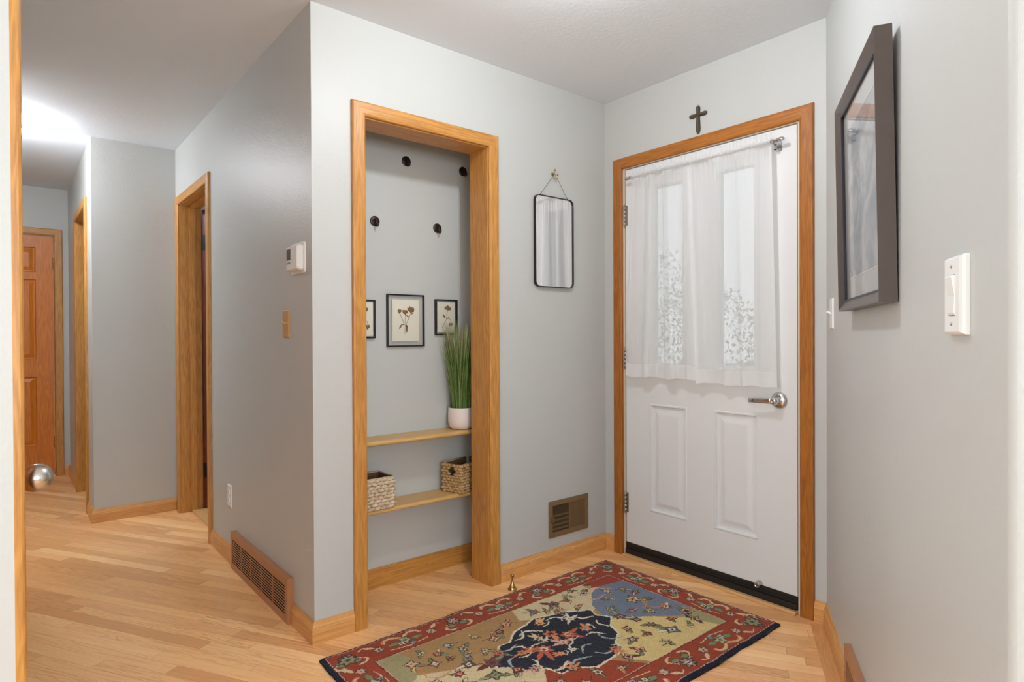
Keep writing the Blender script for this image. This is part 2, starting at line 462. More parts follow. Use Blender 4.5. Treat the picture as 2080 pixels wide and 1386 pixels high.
# room beyond the hall doorway and beyond the passage
mb = MB(); mb.box(-1.53, 0.4, 3.1, 3.2, 0, H); mb.box(0.3, 0.4, 0.43, 3.1, 0, H); mb.box(-1.53, -1.44, YE, 3.1, 0, H); struct(mb.build('wall_side_room', 'wall'))
mb = MB(); mb.box(XP + T, -1.53, 3.9, 4.0, 0, H); mb.box(-1.62, -1.531, YE + T, 3.9, 0, H); struct(mb.build('wall_passage_room', 'wall'))

# ------------------------------------------------------------------ trim
CAS = [(0, 0), (0, .011), (.003, .0145), (.010, .0165), (.050, .0165), (.0545, .0145), (.0565, .011), (.057, 0)]


def casing(x0, x1, zt, parent, mv, mh, w=.057, z0=0.0, wl=None, wr=None):
    """x0,x1,zt inner edges. profile a: 0 = inner edge -> w outer, b: thickness toward -y"""
    k = w / .057; prof = [(a * k, b) for a, b in CAS]
    for side, x, ww in ((-1, x0, wl or w), (1, x1, wr or w)):
        kk = ww / .057; pf = [(a * kk, b) for a, b in CAS]
        m = MB(); lo = [Vector((x + side * a, -b, z0)) for a, b in pf]; hi = [Vector((x + side * a, -b, zt + a * (w / ww))) for a, b in pf]
        m.rings([lo, hi], True, True, False); m.build('casing', mv, parent)
    m = MB()
    a_ = [Vector((x0 - a * (wl or w) / w, -b, zt + a)) for a, b in prof]; b_ = [Vector((x1 + a * (wr or w) / w, -b, zt + a)) for a, b in prof]
    m.rings([a_, b_], True, True, False); m.build('head_casing', mh, parent)


def jambs(x0, x1, zt, parent, mv, mh, d0=-.0, d1=T, t=.018, stop=None):
    m = MB(); m.box(x0 - t, x0, d0, d1, 0, zt + t); m.build('jamb', mv, parent)
    m = MB(); m.box(x1, x1 + t, d0, d1, 0, zt + t); m.build('jamb', mv, parent)
    m = MB(); m.box(x0, x1, d0, d1, zt, zt + t); m.build('head_jamb', mh, parent)
    if stop:
        s0, s1 = stop; q = .011
        m = MB(); m.box(x0, x0 + q, s0, s1, 0, zt); m.build('door_stop', mv, parent)
        m = MB(); m.box(x1 - q, x1, s0, s1, 0, zt); m.build('door_stop', mv, parent)
        m = MB(); m.box(x0 + q, x1 - q, s0, s1, zt - q, zt); m.build('door_stop', mh, parent)


tr = struct(empty('trim_1', (-1.12, 0, 0)))      # closet opening
casing(-1.431 + 1.12, -0.809 + 1.12, 2.050, tr, 'oak_v', 'oak_h')
jambs(-1.4265 + 1.12, -0.8135 + 1.12, 2.045, tr, 'oak_v', 'oak_h', 0, .133)
tr = struct(empty('trim_2', (0, -0.603, 0), RB))  # entry door
casing(-.476, .474, 2.056, tr, 'oak_dv', 'oak_dh')
m = MB(); m.plate(-.475, .475, .0, 2.056, [(-.462, .462, -1, 2.051)], -.0, .115); m.build('jamb', plain('pale_jamb', (214, 196, 172), .5, noise=.05), tr)
m = MB(); m.plate(-.4605, .4605, .05, 2.050, [(-.4585, .4585, -1, 2.0475)], .004, .012); m.build('weatherstrip', plain('grey_weatherstrip', (120, 122, 118), .6), tr)
m = MB(); m.box(-.462, .462, -.030, .0, 0, .014); m.box(-.462, .462, 0, .12, 0, .014); m.build('threshold_board', 'threshold', tr, bevel=.003)
tr = struct(empty('trim_3', (-L, -1.905 * -1, 0), RB))   # hall doorway
casing(-.368, .368, 2.050, tr, 'oak_v', 'oak_h', wl=.075)
jambs(-.363, .363, 2.045, tr, 'oak_v', 'oak_h', 0, .13, stop=(.055, .09))
m = MB(); m.box(-.363, .363, .06, .2, 0, .012); m.build('threshold_board', 'threshold', tr)
tr = struct(empty('trim_4', (XP, 3.065, 0), RB))        # passage opening
casing(-.348, .348, 2.050, tr, 'oak_v', 'oak_h')
jambs(-.343, .343, 2.045, tr, 'oak_v', 'oak_h', 0, .13)
tr = struct(empty('trim_5', (-2.62, YF, 0)))            # far door
casing(-.40, .40, 2.040, tr, 'oak_v', 'oak_h')
jambs(-.395, .395, 2.035, tr, 'oak_v', 'oak_h', 0, .10)
tr = struct(empty('trim_6', (XL, -0.41, 0), R(90)))     # near left door
casing(-.393, .393, 2.045, tr, 'oak_v', 'oak_h')
jambs(-.385, .385, 2.040, tr, 'oak_v', 'oak_h', 0, .10)

BB = [(0, 0), (.014, 0), (.014, .056), (.0125, .060), (.0125, .063), (.0095, .068), (.0055, .078), (.0045, .085), (0, .085)]


def baseboard(name, segs, mat='oak_base', prof=BB, origin=(0, 0, 0), rz=0.0):
    """segs: list of (x0,x1,m0,m1) in a local wall frame; m = end mitre (+1 outward corner, -1 inward corner, 0 square)"""
    root = None
    for i, (x0, x1, m0, m1) in enumerate(segs):
        m = MB(); a = [Vector((x0 - m0 * p, -p, z)) for p, z in prof]; b = [Vector((x1 + m1 * p, -p, z)) for p, z in prof]
        m.rings([a, b], True, True, False)
        o = m.build(name, mat, loc=origin, rz=rz); struct(o)


baseboard('baseboard_back', [(-L, -1.4885, 1, 0), (-.7515, 0, 0, -1)])
baseboard('baseboard_entry', [(0, .0695, -1, 0), (1.1345, Wd, 0, -.27)], rz=RB)
baseboard('baseboard_hall', [(-1.4795, -1.03, 0, 0), (-.215, 0, 0, 1)], origin=(-L, 0, 0), rz=RB)
baseboard('baseboard_hall_end', [(XP, -L, 1, -1)], origin=(0, YE, 0))
baseboard('baseboard_passage', [(-YF, -3.470, -1, 0), (-2.660, -YE, 0, 1)], origin=(XP, 0, 0), rz=RB)
baseboard('baseboard_far', [(-3.13, -3.077, 0, 0), (-2.163, XP, 0, -1)], origin=(0, YF, 0))
baseboard('baseboard_right', [(0, .545, -.27, 0), (1.30, SR, 0, 0)], origin=C3, rz=ANG)
CB = [(0, 0), (.012, 0), (.012, .088), (.010, .091), (0, .091)]
baseboard('baseboard_closet', [(-1.53, -.66, 0, 0)], 'oak_h', CB, origin=(0, .33, 0))
m = MB(); m.box(0.012, SR, -.062, -.0145, .0004, .0012); o = m.build('floor_border_board', wood('border_oak', (224, 164, 104), (198, 136, 78), 'x'), parent=fl)
o.location = C3; o.rotation_euler = (0, 0, ANG)

# ------------------------------------------------------------------ doors


def panel_rings(m, x0, x1, z0, z1, steps):
    """concentric rectangular rings: steps of (inset, y)"""
    loops = [[(x0 + i, y, z0 + i), (x1 - i, y, z0 + i), (x1 - i, y, z1 - i), (x0 + i, y, z1 - i)] for i, y in steps]
    m.rings(loops, False, True, False)


def hinge(parent, x, z, y=-.004, h=.10, r=.0065, mat='steel'):
    m = MB()
    for k in range(5):
        m.lathe([(r, z - h / 2 + k * h / 5 + .0008), (r, z - h / 2 + (k + 1) * h / 5 - .0008)], (x, y, 0), seg=14)
    m.lathe([(r * .6, z - h / 2 - .006), (r * .9, z - h / 2 - .003), (r * .9, z + h / 2 + .003), (r * .5, z + h / 2 + .007)], (x, y, 0), seg=12)
    m.box(x - .002, x + .016, y + .004, y + .0055, z - h / 2, z + h / 2)
    return m.build('hinge', mat, parent)


# entry door (local x measured from its middle)
d1 = struct(empty('door_1', (0.002, -0.603, 0.030), RB))
X0, X1, ZB, ZT = -.4575, .4575, .0, 2.016
wl = (-.305 + 0, -.080, .975, 1.915)     # left light (frame outer)
wr = (.069, .290, .975, 1.915)
pl = (-.303, -.080, .235, .790)
pr = (.067, .286, .235, .790)
m = MB(); m.plate(X0, X1, ZB, ZT, [wl, wr, pl, pr], .0, .044)
for q in (pl, pr):
    panel_rings(m, *q, [(0, 0), (.004, -.0035), (.009, -.0035), (.014, .006), (.024, .0075), (.034, .0065), (.052, .001), (.056, .0005)])
    panel_rings(m, *q, [(0, .044), (.02, .040), (.05, .044)])
m.build('door_slab', 'white_door', d1, bevel=0)
for q in (wl, wr):
    m = MB()
    pf = [(0, .0), (0, -.008), (.004, -.012), (.010, -.013), (.016, -.009), (.020, -.006), (.024, .004), (.024, .044), (0, .044)]
    a, b, z0, z1 = q
    loops = [[(a + i, y, z0 + i) for i, y in pf], [(b - i, y, z0 + i) for i, y in pf], [(b - i, y, z1 - i) for i, y in pf], [(a + i, y, z1 - i) for i, y in pf]]
    m.rings(loops + [loops[0]], False, False, False); fr = m.build('window_frame', 'white_door', d1)
    m = MB(); m.box(a + .02, b - .02, .020, .024, z0 + .02, z1 - .02); m.build('glass_pane', 'glass', fr)
for z in (1.775, 1.02, .252): hinge(d1, X0 - .002, z, -.006, h=.105)
m = MB(); m.plate(X0 - .001, X1 + .002, -.016, .042, [], -.004, .046); m.box(X0, X1, -.012, -.004, -.016, .010)
m.box(X0, X1, -.0085, -.004, .018, .022); m.build('door_sweep', 'black', d1, bevel=.0015)
# door-holding bumper
m = MB(); m.lathe([(.0135, .0), (.0145, .004), (.012, .010), (.0125, .02), (.0125, .026), (.010, .030), (.009, .0275), (.004, .027), (.001, .027)], (.291, .0, .046), 'y', 24)
m.build('door_bumper', 'nickel', d1)
# lever
lv = MB(); lx, lz = .381, .858
lv.lathe([(.036, 0), (.036, .003), (.033, .009), (.024, .014), (.018, .016)], (lx, 0, lz), 'y', 40)
rose = lv.build('lever_handle', 'chrome', d1)
lv = MB(); lv.lathe([(.0165, .014), (.0155, .03), (.0155, .052), (.013, .058), (.009, .060)], (lx, 0, lz), 'y', 28)
pts = [(lx, -.046, lz), (lx - .02, -.050, lz), (lx - .045, -.052, lz - .001), (lx - .075, -.054, lz - .002), (lx - .105, -.054, lz - .003), (lx - .112, -.053, lz - .003)]
loops = []
for i, p in enumerate(pts):
    hz = [.0125, .0125, .0115, .0105, .0098, .0085][i]; hy = [.008, .007, .0055, .005, .0048, .003][i]
    loops.append([(p[0], p[1] + hy * math.cos(t), p[2] + hz * math.copysign(abs(math.sin(t)) ** .5, math.sin(t))) for t in [2 * math.pi * k / 20 for k in range(20)]])
lv.rings(loops, True, True, True); lev = lv.build('lever', 'chrome', rose)
lv = MB(); lv.lathe([(.0075, .058), (.0075, .062), (.005, .064), (.0045, .061), (.001, .061)], (lx, 0, lz), 'y', 20); lv.build('turn_button', 'nickel', rose)
for dz in (.025, -.025):
    lv = MB(); lv.lathe([(.0032, .0105), (.0032, .0125), (.0005, .0128)], (lx - .003, 0, lz + dz), 'y', 10); lv.build('screw', 'blackhinge', rose)


def panel_door(root, x0, x1, z0, z1, panels, mat, y0=0.0, th=.035):
    m = MB(); m.plate(x0, x1, z0, z1, panels, y0, y0 + th)
    for q in panels:
        panel_rings(m, *q, [(0, y0), (.006, y0 + .010), (.016, y0 + .012), (.040, y0 + .004), (.044, y0 + .003)])
        panel_rings(m, *q, [(0, y0 + th), (.04, y0 + th - .004)])
    return m.build('door_slab', mat, root)


pan = [(a, b, z0, z1) for a, b in ((-.275, -.055), (.055, .275)) for z0, z1 in ((.255, .840), (.985, 1.655), (1.715, 1.925))]
d2 = struct(empty('door_2', (-2.62, YF + .012, .01)))
panel_door(d2, -.393, .393, 0, 2.02, pan, 'oak_far')
for z in (1.80, .28): hinge(d2, .395, z, -.003, h=.09, mat=M['brass'])
d3 = struct(empty('door_3', (XL - .012, -0.41, .01), R(90)))
panel_door(d3, -.383, .383, 0, 2.025, pan, 'oak_far')
m = MB(); kx, kz = -.324, .879
m.lathe([(.030, 0), (.031, .004), (.026, .008), (.013, .009), (.012, .020), (.0125, .0235)], (kx, 0, kz), 'y', 36); kb = m.build('door_knob', 'nickel', d3)
m = MB(); m.lathe([(.017, .022), (.0175, .025)], (kx, 0, kz), 'y', 28); m.build('knob_collar', 'blackhinge', kb)
m = MB(); m.lathe([(.012, .025), (.019, .027), (.0245, .033), (.0272, .042), (.0275, .050), (.0262, .058), (.0225, .066), (.016, .072), (.008, .0755), (.001, .0765)], (kx, 0, kz), 'y', 48); m.build('knob_grip', 'nickel', kb)
# open leaf beyond the hall doorway
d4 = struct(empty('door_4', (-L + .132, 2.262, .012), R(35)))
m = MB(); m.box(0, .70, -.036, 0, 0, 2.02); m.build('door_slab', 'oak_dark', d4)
for z in (1.80, .26):
    m = MB(); m.lathe([(.008, z - .05), (.008, z + .05)], (-.006, -.040, 0), seg=12); m.box(-.004, .0, -.038, -.004, z - .05, z + .05); m.build('hinge', 'blackhinge', d4)

# ------------------------------------------------------------------ closet shelves and contents


def shelf(z, label):
    m = MB(); pf = []
    y0, y1 = .180, .3295
    r = .011
    pf = [(y1, z - .022), (y1, z)] + [(y0 + r - r * math.sin(t), z - r + r * math.cos(t)) for t in [math.pi * k / 8 for k in range(9)]]
    loops = [[(x, y, zz) for y, zz in pf] for x in (-1.529, -.661)]
    m.rings(loops, True, True, False)
    o = m.build('closet_shelf', 'oak_shelf', loc=(-1.095, .255, z), shift=(-1.095, .255, z)); tag(o, label, 'shelf', 'oak shelves in the closet')


ZS1, ZS2 = .707, .405
shelf(ZS1, 'upper pale oak closet shelf carrying the potted grass')
shelf(ZS2, 'lower pale oak closet shelf carrying two woven baskets')


def coat_hook_proto():
    e = empty('coat_hook', (0, 0, 0))
    m = MB(); m.lathe([(.0240, 0), (.0240, .0025), (.0220, .0045), (.014, .0055), (.001, .006)], (0, 0, 0), 'y', 32); bp = m.build('backplate', 'bronze', e)
    for sx in (-.013, .013):
        m = MB(); m.lathe([(.0028, .005), (.0028, .0066), (.0005, .0070)], (sx, 0, .002), 'y', 10); m.build('screw', 'blackhinge', bp)
    m = MB()
    m.tube([(0, -.004, .006), (0, -.014, .003), (0, -.018, -.010), (0, -.019, -.020), (0, -.023, -.027), (0, -.029, -.026), (0, -.031, -.020)],
           [.0050, .0046, .0042, .0040, .0042, .0046, .0055], 12)
    m.ball((0, -.0315, -.0175), .0062, 14, 8); m.build('prong', 'bronze', e)
    return e


def copy_tree(o, parent=None):
    c = o.copy(); COL.objects.link(c)
    if parent: c.parent = parent
    for ch in list(o.children): copy_tree(ch, c)
    return c


proto = coat_hook_proto()
HK = [(-1.050, 2.014, 'black coat hook beside the closet header, left one of the shaded upper pair'),
      (-.718, 2.020, 'black coat hook in the dark top right corner of the closet'),
      (-1.218, 1.706, 'bronze coat hook of the lower row, next to the left closet casing'),
      (-.876, 1.711, 'bronze coat hook of the lower row, above the smaller framed flower')]
for i, (x, z, lb) in enumerate(HK):
    o = proto if i == 0 else copy_tree(proto)
    o.location = (x, .3298, z); tag(o, lb, 'coat hook', 'round coat hooks on the closet wall')


def flower_art(parent, stems, leaves, heads, y=-.0012):
    m = MB()
    for pts in stems: m.tube([(x, y, z) for x, z in pts], .0009, 6)
    m.build('flower_stem', 'stem', parent)
    for (x0, z0, x1, z1, w) in leaves:
        m = MB()
        d = Vector((x1 - x0, z1 - z0)); n = Vector((-d.y, d.x)).normalized()
        pts = []
        for k in range(7):
            t = k / 6; ww = w * math.sin(math.pi * min(max(t, .02), .98)) ** .8
            pts.append((x0 + d.x * t + n.x * ww, z0 + d.y * t + n.y * ww, x0 + d.x * t - n.x * ww, z0 + d.y * t - n.y * ww))
        vs = [(p[0], y, p[1]) for p in pts] + [(p[2], y, p[3]) for p in pts] + [(p[0], y + .0006, p[1]) for p in pts] + [(p[2], y + .0006, p[3]) for p in pts]
        fs = []
        for k in range(6): fs += [(k, k + 1, 7 + k + 1, 7 + k), (14 + k, 21 + k, 21 + k + 1, 14 + k + 1), (k, 14 + k, 14 + k + 1, k + 1), (7 + k, 7 + k + 1, 21 + k + 1, 21 + k)]
        m.add(vs, fs); m.build('dried_leaf', 'flower', parent)
    for (x, z, r, n, a0, a1) in heads:
        m = MB()
        for k in range(n):
            a = R(a0 + (a1 - a0) * k / (n - 1)); rr = r * random.uniform(.8, 1.1)
            tip = (x + rr * math.cos(a), z + rr * math.sin(a)); nn = (-math.sin(a), math.cos(a)); md = (x + rr * .6 * math.cos(a), z + rr * .6 * math.sin(a))
            w = r * .24; yy = y - .0004 * (k % 3)
            m.add([(x, yy, z), (md[0] + nn[0] * w, yy, md[1] + nn[1] * w), (tip[0], yy, tip[1]), (md[0] - nn[0] * w, yy, md[1] - nn[1] * w), (md[0], yy - .0015, md[1])],
                  [(0, 1, 4), (1, 2, 4), (2, 3, 4), (3, 0, 4), (0, 3, 2, 1)])
        m.lathe([(.003, 0), (.0025, .002)], (x, y, z), 'y', 8)
        m.build('flower_head', 'flower', parent)


def float_frame(x0, x1, z0, z1, pw, ph, label, art, bar=.0062, dep=.014, ox=0):
    cx, cz = (x0 + x1) / 2, (z0 + z1) / 2; w, h = (x1 - x0) / 2, (z1 - z0) / 2
    e = empty('pressed_flower_frame', (cx, .3290, z0)); tag(e, label, 'picture frame', 'pressed flower frames on the closet wall')
    m = MB(); m.plate(-w, w, 0, 2 * h, [(-w + bar, w - bar, bar, 2 * h - bar)], -dep, 0); m.build('frame', 'blackmetal', e, bevel=.001)
    m = MB(); m.box(-w + bar, w - bar, -.0085, -.0075, bar, 2 * h - bar); m.build('glass_pane', 'glass_thin', e)
    m = MB(); m.box(ox - pw / 2, ox + pw / 2, -.0072, -.0064, h - ph / 2, h + ph / 2)
    p = m.build('paper', 'paper', e)
    f = empty('pressed_flower', (ox, -.0072, h)); f.parent = e
    # keep art as direct parts of the frame
    bpy.data.objects.remove(f)
    art(e, ox, -.0074, h)
    return e


def art_center(e, ox, y, h):
    s = .98
    def P(px, pz): return (ox + (px - 795) / 9.24 / 53.0 * .144 * 1.0, h + (672 - pz) / 9.24 * .00233)
    stems = [[P(690, 550), P(720, 620), P(755, 720)], [P(790, 560), P(782, 660), P(775, 930)], [P(880, 545), P(845, 640), P(805, 730), P(780, 790)], [P(795, 565), P(840, 590)]]
    leaves = [P(770, 750) + P(715, 745) + (.0035,), P(720, 745) + P(672, 835) + (.0045,), P(790, 750) + P(830, 800) + (.004,), P(812, 760) + P(812, 905) + (.005,), P(800, 570) + P(868, 612) + (.003,), P(880, 545) + P(940, 535) + (.0025,)]
    heads = [P(685, 540) + (.0235, 7, 70, 130), P(785, 555) + (.026, 8, 50, 135), P(885, 520) + (.030, 8, 35, 125)]
    flower_art(e, stems, leaves, heads, y)


def art_right(e, ox, y, h):
    def P(px, pz): return (ox + (px - 1545) / 9.24 * .00290, h + (605 - pz) / 9.24 * .00233)
    stems = [[P(1575, 470), P(1555, 560), P(1550, 640), P(1500, 740), P(1470, 820)], [P(1550, 640), P(1580, 615), P(1625, 650), P(1640, 720)]]
    leaves = [P(1530, 630) + P(1480, 545) + (.0045,), P(1560, 640) + P(1600, 605) + (.003,)]
    heads = [P(1578, 460) + (.026, 8, 20, 150), P(1632, 790) + (.022, 7, 60, 130)]
    flower_art(e, stems, leaves, heads, y)


float_frame(-1.163, -.960, 1.121, 1.371, .146, .200, 'largest pressed flower frame, three brown blooms on cream paper', art_center)
float_frame(-.896, -.764, 1.176, 1.355, .106, .152, 'small pressed flower frame half hidden by the grass tips', art_right)
float_frame(-1.354, -1.223, 1.161, 1.339, .110, .156, 'pressed flower frame cut off by the left closet casing', art_right)

# potted grass
pt = empty('potted_grass', (-.790, .252, ZS1)); tag(pt, 'tall artificial green grass in a round blush white pot on the upper shelf', 'potted plant')
m = MB(); m.lathe([(.001, 0), (.040, .0), (.052, .005), (.0615, .018), (.0655, .038), (.0665, .06), (.0655, .085), (.064, .106), (.0625, .1085), (.060, .106), (.0605, .085), (.058, .08), (.001, .08)], seg=48)
m.build('pot', 'pot', pt)
m = MB(); m.lathe([(.0585, .082), (.050, .090), (.02, .094), (.001, .095)], seg=24); m.build('moss', 'soil', pt)


def blade_mat(name, base, tip):
    s = N(name); sp = s.n('ShaderNodeSeparateXYZ'); s.l(s.coord(), sp.inputs[0])
    f = s.math('MULTIPLY', s.math('SUBTRACT', sp.outputs[2], .34), 5.0, clamp=True)
    nz = s.n('ShaderNodeTexNoise', i_Scale=60.0); s.l(s.coord(), nz.inputs['Vector'])
    c0 = s.mix(nz.outputs[0], lin(base), lin(tuple(int(v * .6) for v in base)))
    s.l(s.mix(f, c0, lin(tip)), s.b.inputs['Base Color']); s.b.inputs['Roughness'].default_value = .5
    return s.m


def blades(n, name, mat, hmin, hmax, spread, rbase):
    m = MB()
    for i in range(n):
        a = random.uniform(0, 2 * math.pi); rb = rbase * math.sqrt(random.random()); h = random.uniform(hmin, hmax)
        lean = spread * random.uniform(.15, 1.0) * (rb / rbase * .8 + .2); aa = a + random.uniform(-.5, .5)
        bx, by = rb * math.cos(a), rb * math.sin(a); w = random.uniform(.0012, .0023); n_ = 8
        tw = random.uniform(0, math.pi); vs = []
        for k in range(n_ + 1):
            t = k / n_; x = bx + lean * (t ** 1.7) * math.cos(aa); y = by + lean * (t ** 1.7) * math.sin(aa); z = .085 + h * t - .02 * lean * t * t
            y = min(y, .056)
            ww = w * (1 - t) ** .6 + .0002; c_, s_ = math.cos(tw), math.sin(tw)
            vs += [(x - ww * c_, y - ww * s_, z), (x + ww * c_, y + ww * s_, z)]
        m.add(vs, [(2 * k, 2 * k + 1, 2 * k + 3, 2 * k + 2) for k in range(n_)], True)
    return m.build(name, mat, pt)


blades(300, 'grass_blades', blade_mat('grass_green', (112, 150, 66), (164, 170, 116)), .34, .45, .080, .050)
blades(160, 'grass_blades', blade_mat('grass_light', (160, 190, 104), (204, 194, 158)), .32, .47, .115, .050)
blades(60, 'grass_plumes', blade_mat('grass_tan', (140, 140, 84), (190, 164, 136)), .40, .475, .085, .045)


# ---- baskets
def wicker(name, light, dark):
    s = N(name); v = s.coord()
    nz = s.n('ShaderNodeTexNoise', i_Scale=70.0, i_Detail=4.0); s.l(v, nz.inputs['Vector'])
    n2 = s.n('ShaderNodeTexNoise', i_Scale=500.0, i_Detail=3.0); s.l(v, n2.inputs['Vector'])
    f = s.math('ADD', s.math('MULTIPLY', nz.outputs[0], .8), s.math('MULTIPLY', n2.outputs[0], .3), clamp=True)
    s.l(s.ramp(f, [(.3, lin(dark)), (.7, lin(light))]), s.b.inputs['Base Color']); s.b.inputs['Roughness'].default_value = .75
    s.bump(n2.outputs[0], .4, .001); return s.m


def basket(loc, rz, w, d, h, mat, label, rows, strand, handle_side=True):
    """w along local x, d along y; origin = centre of base"""
    e = empty('woven_basket', loc, rz); tag(e, label, 'basket', 'woven baskets on the lower shelf')
    m = MB(); rh = h / rows
    holes = {}
    for face in range(4):
        ln = w if face % 2 == 0 else d
        n = max(3, round(ln / strand)); st = ln / n
        for r in range(rows):
            for k in range(n + (r % 2)):
                u = -ln / 2 + (k + (.5 if r % 2 == 0 else 0.0)) * st
                u = max(-ln / 2 + .004, min(ln / 2 - .004, u))
                z = rh * (r + .5)
                if face % 2 == 1 and handle_side and abs(u) < .021 and h * .60 < z < h * .90: continue
                tilt = R(24 if r % 2 == 0 else -24) + random.uniform(-.12, .12)
                L_ = st * .66 * random.uniform(.92, 1.12); rr_ = rh * .60
                loops = []
                sg = 7
                for j in range(7):
                    t = -1 + 2 * j / 6; q = math.sqrt(max(0.0, 1 - t * t * .93)) * rr_
                    cu, cz = u + L_ * t * math.cos(tilt), z + L_ * t * math.sin(tilt) * .55
                    out = .0035 * (1 - t * t)
                    lp = []
                    for i in range(sg):
                        a = 2 * math.pi * i / sg
                        pu, pz, pn = cu - math.sin(tilt) * q * math.cos(a), cz + math.cos(tilt) * q * math.cos(a), out + q * .55 * math.sin(a)
                        if face == 0: p = (pu, -d / 2 - pn, pz)
                        elif face == 2: p = (-pu, d / 2 + pn, pz)
                        elif face == 1: p = (w / 2 + pn, pu, pz)
                        else: p = (-w / 2 - pn, -pu, pz)
                        lp.append((p[0], p[1], max(p[2], .0005)))
                    loops.append(lp)
                m.rings(loops, True, True, True)
    m.build('weave', mat, e)
    m = MB(); t = .0035
    hl = [(-.021, .021, h * .60, h * .90)] if handle_side else []
    m.box(-w / 2, w / 2, -d / 2, -d / 2 + t, .002, h - .002); m.box(-w / 2, w / 2, d / 2 - t, d / 2, .002, h - .002)
    for sx in (-w / 2, w / 2 - t):
        for (y0, y1, z0, z1) in ((-d / 2 + t, -.021, .002, h - .002), (.021, d / 2 - t, .002, h - .002), (-.021, .021, .002, h * .60), (-.021, .021, h * .90, h - .002)) if handle_side else ((-d / 2 + t, d / 2 - t, .002, h - .002),):
            m.box(sx, sx + t, y0, y1, z0, z1)
    m.box(-w / 2, w / 2, -d / 2, d / 2, .0005, .004); m.build('inner_weave', wicker('inner_wicker_' + label[:4], (128, 98, 66), (70, 50, 32)), e)
    m = MB(); q = .004
    m.tube([(-w / 2, -d / 2, h), (w / 2, -d / 2, h), (w / 2, d / 2, h), (-w / 2, d / 2, h)], q, 8, closed=True); m.build('rim', mat, e)
    return e


basket((-1.322, .2475, ZS2), 0, .222, .140, .138, wicker('pale_seagrass', (228, 208, 178), (168, 138, 102)), 'pale chunky woven basket at the left end of the lower shelf', 9, .030)
basket((-.768, .2525, ZS2), R(17), .205, .118, .138, wicker('golden_seagrass', (206, 172, 120), (130, 92, 52)), 'golden brown woven basket with handle slot, right end of the lower shelf', 10, .024)

# ------------------------------------------------------------------ wall A: mirror and register
mr = empty('wall_mirror', (-.395, -.004, 1.415)); tag(mr, 'tall rounded black framed mirror hanging by a chain left of the front door', 'mirror')
w_, h_, rc = .1325, .457, .028


def rrect(w, h, r, y, z0=0.0, n=7):
    pts = []
    for cx, cz, a in ((w - r, r, -90), (w - r, h - r, 0), (-w + r, h - r, 90), (-w + r, r, 180)):
        for k in range(n):
            t = R(a + 90 * k / (n - 1)); pts.append((cx + r * math.cos(t), y, z0 + cz + r * math.sin(t)))
    return pts


m = MB(); o_, i_ = rrect(w_, h_, rc, 0), rrect(w_ - .0034, h_ - .0068, rc - .003, 0, .0034)
m.rings([[(p[0], 0, p[2]) for p in o_], [(p[0], -.016, p[2]) for p in o_], [(p[0], -.016, p[2]) for p in i_], [(p[0], 0, p[2]) for p in i_], [(p[0], 0, p[2]) for p in o_]], False, False, False)
m.build('frame', 'blackmetal', mr)
m = MB(); g = rrect(w_ - .0032, h_ - .0064, rc - .003, -.010, .0032); m.rings([g, [(p[0], -.004, p[2]) for p in g]], True, True, False); m.build('mirror_glass', 'mirror', mr)
m = MB()
for sx in (-1, 1):
    a, b = Vector((sx * .094, -.008, h_ + .004)), Vector((sx * .004, -.014, .571)); n = 34
    for k in range(n):
        c_ = a.lerp(b, (k + .5) / n); d = (b - a).normalized(); u = Vector((0, 1, 0)) if k % 2 else d.cross(Vector((0, 1, 0)))
        m.tube([c_ + d * (.0024 * math.cos(t)) + u * (.0013 * math.sin(t)) for t in [2 * math.pi * q / 8 for q in range(8)]], .00045, 5, closed=True)
    m.tube([(sx * .094 + .003 * math.cos(t), -.008, h_ + .002 + .003 * math.sin(t)) for t in [2 * math.pi * q / 10 for q in range(10)]], .0008, 6, closed=True)
m.build('chain', 'blackhinge', mr)
hk = empty('mirror_hook', (-.397, -.0005, 1.980)); tag(hk, 'small brass wall hook with two knobs holding the mirror chain', 'hook')
m = MB(); m.lathe([(.0075, 0), (.0075, .003), (.004, .006)], (0, 0, .012), 'y', 16); m.build('backplate', 'brass', hk)
m = MB(); m.tube([(0, -.004, .014), (0, -.012, .010), (0, -.016, .0), (0, -.014, -.010), (.004, -.020, -.013), (.010, -.026, -.006), (.0125, -.028, .002)], .0028, 10)
m.tube([(0, -.012, .008), (-.002, -.020, .016), (-.003, -.024, .024)], .0026, 10); m.ball((-.003, -.025, .027), .0055); m.ball((.0125, -.0285, .006), .0045); m.build('prong', 'brass', hk)

vt = empty('wall_register', (-.2895, 0, .141)); tag(vt, 'olive brown metal air register low on the wall beside the front door', 'air vent')
m = MB(); m.plate(-.1435, .1435, 0, .186, [(-.1175, .0, .025, .161), (.0065, .1215, .025, .161)], -.0065, 0); m.build('face_plate', 'olive', vt, bevel=.002)
m = MB(); m.box(-.12, .125, -.0012, -.0002, .022, .164); m.build('duct_shadow', 'dark_gap', vt)
m = MB()
for k in range(17): x = -.1135 + k * .0068; m.box(x - .0006, x + .0006, -.0062, -.0044, .025, .161)
m.build('vertical_bar', 'olive', vt)
m = MB()
for k in range(17): x = .0105 + k * .0068; m.rbox((x, -.004, .093), Vector((.985, .17, 0)), Vector((-.17, .985, 0)), Vector((0, 0, 1)), .0029, .0006, .068)
m.build('louvre', 'olive', vt)
m = MB()
for z in (.040, .062, .085, .108): m.rbox((-.059, -.0022, z), Vector((1, 0, 0)), Vector((0, .3, .95)), Vector((0, -.95, .3)), .057, .0038, .0005)
m.build('damper_blade', 'olive', vt)
m = MB(); m.box(-.127, -.117, -.016, -.006, .078, .106); m.box(-.131, -.124, -.010, -.006, .084, .100); m.build('damper_lever', 'brass', vt, bevel=.001)
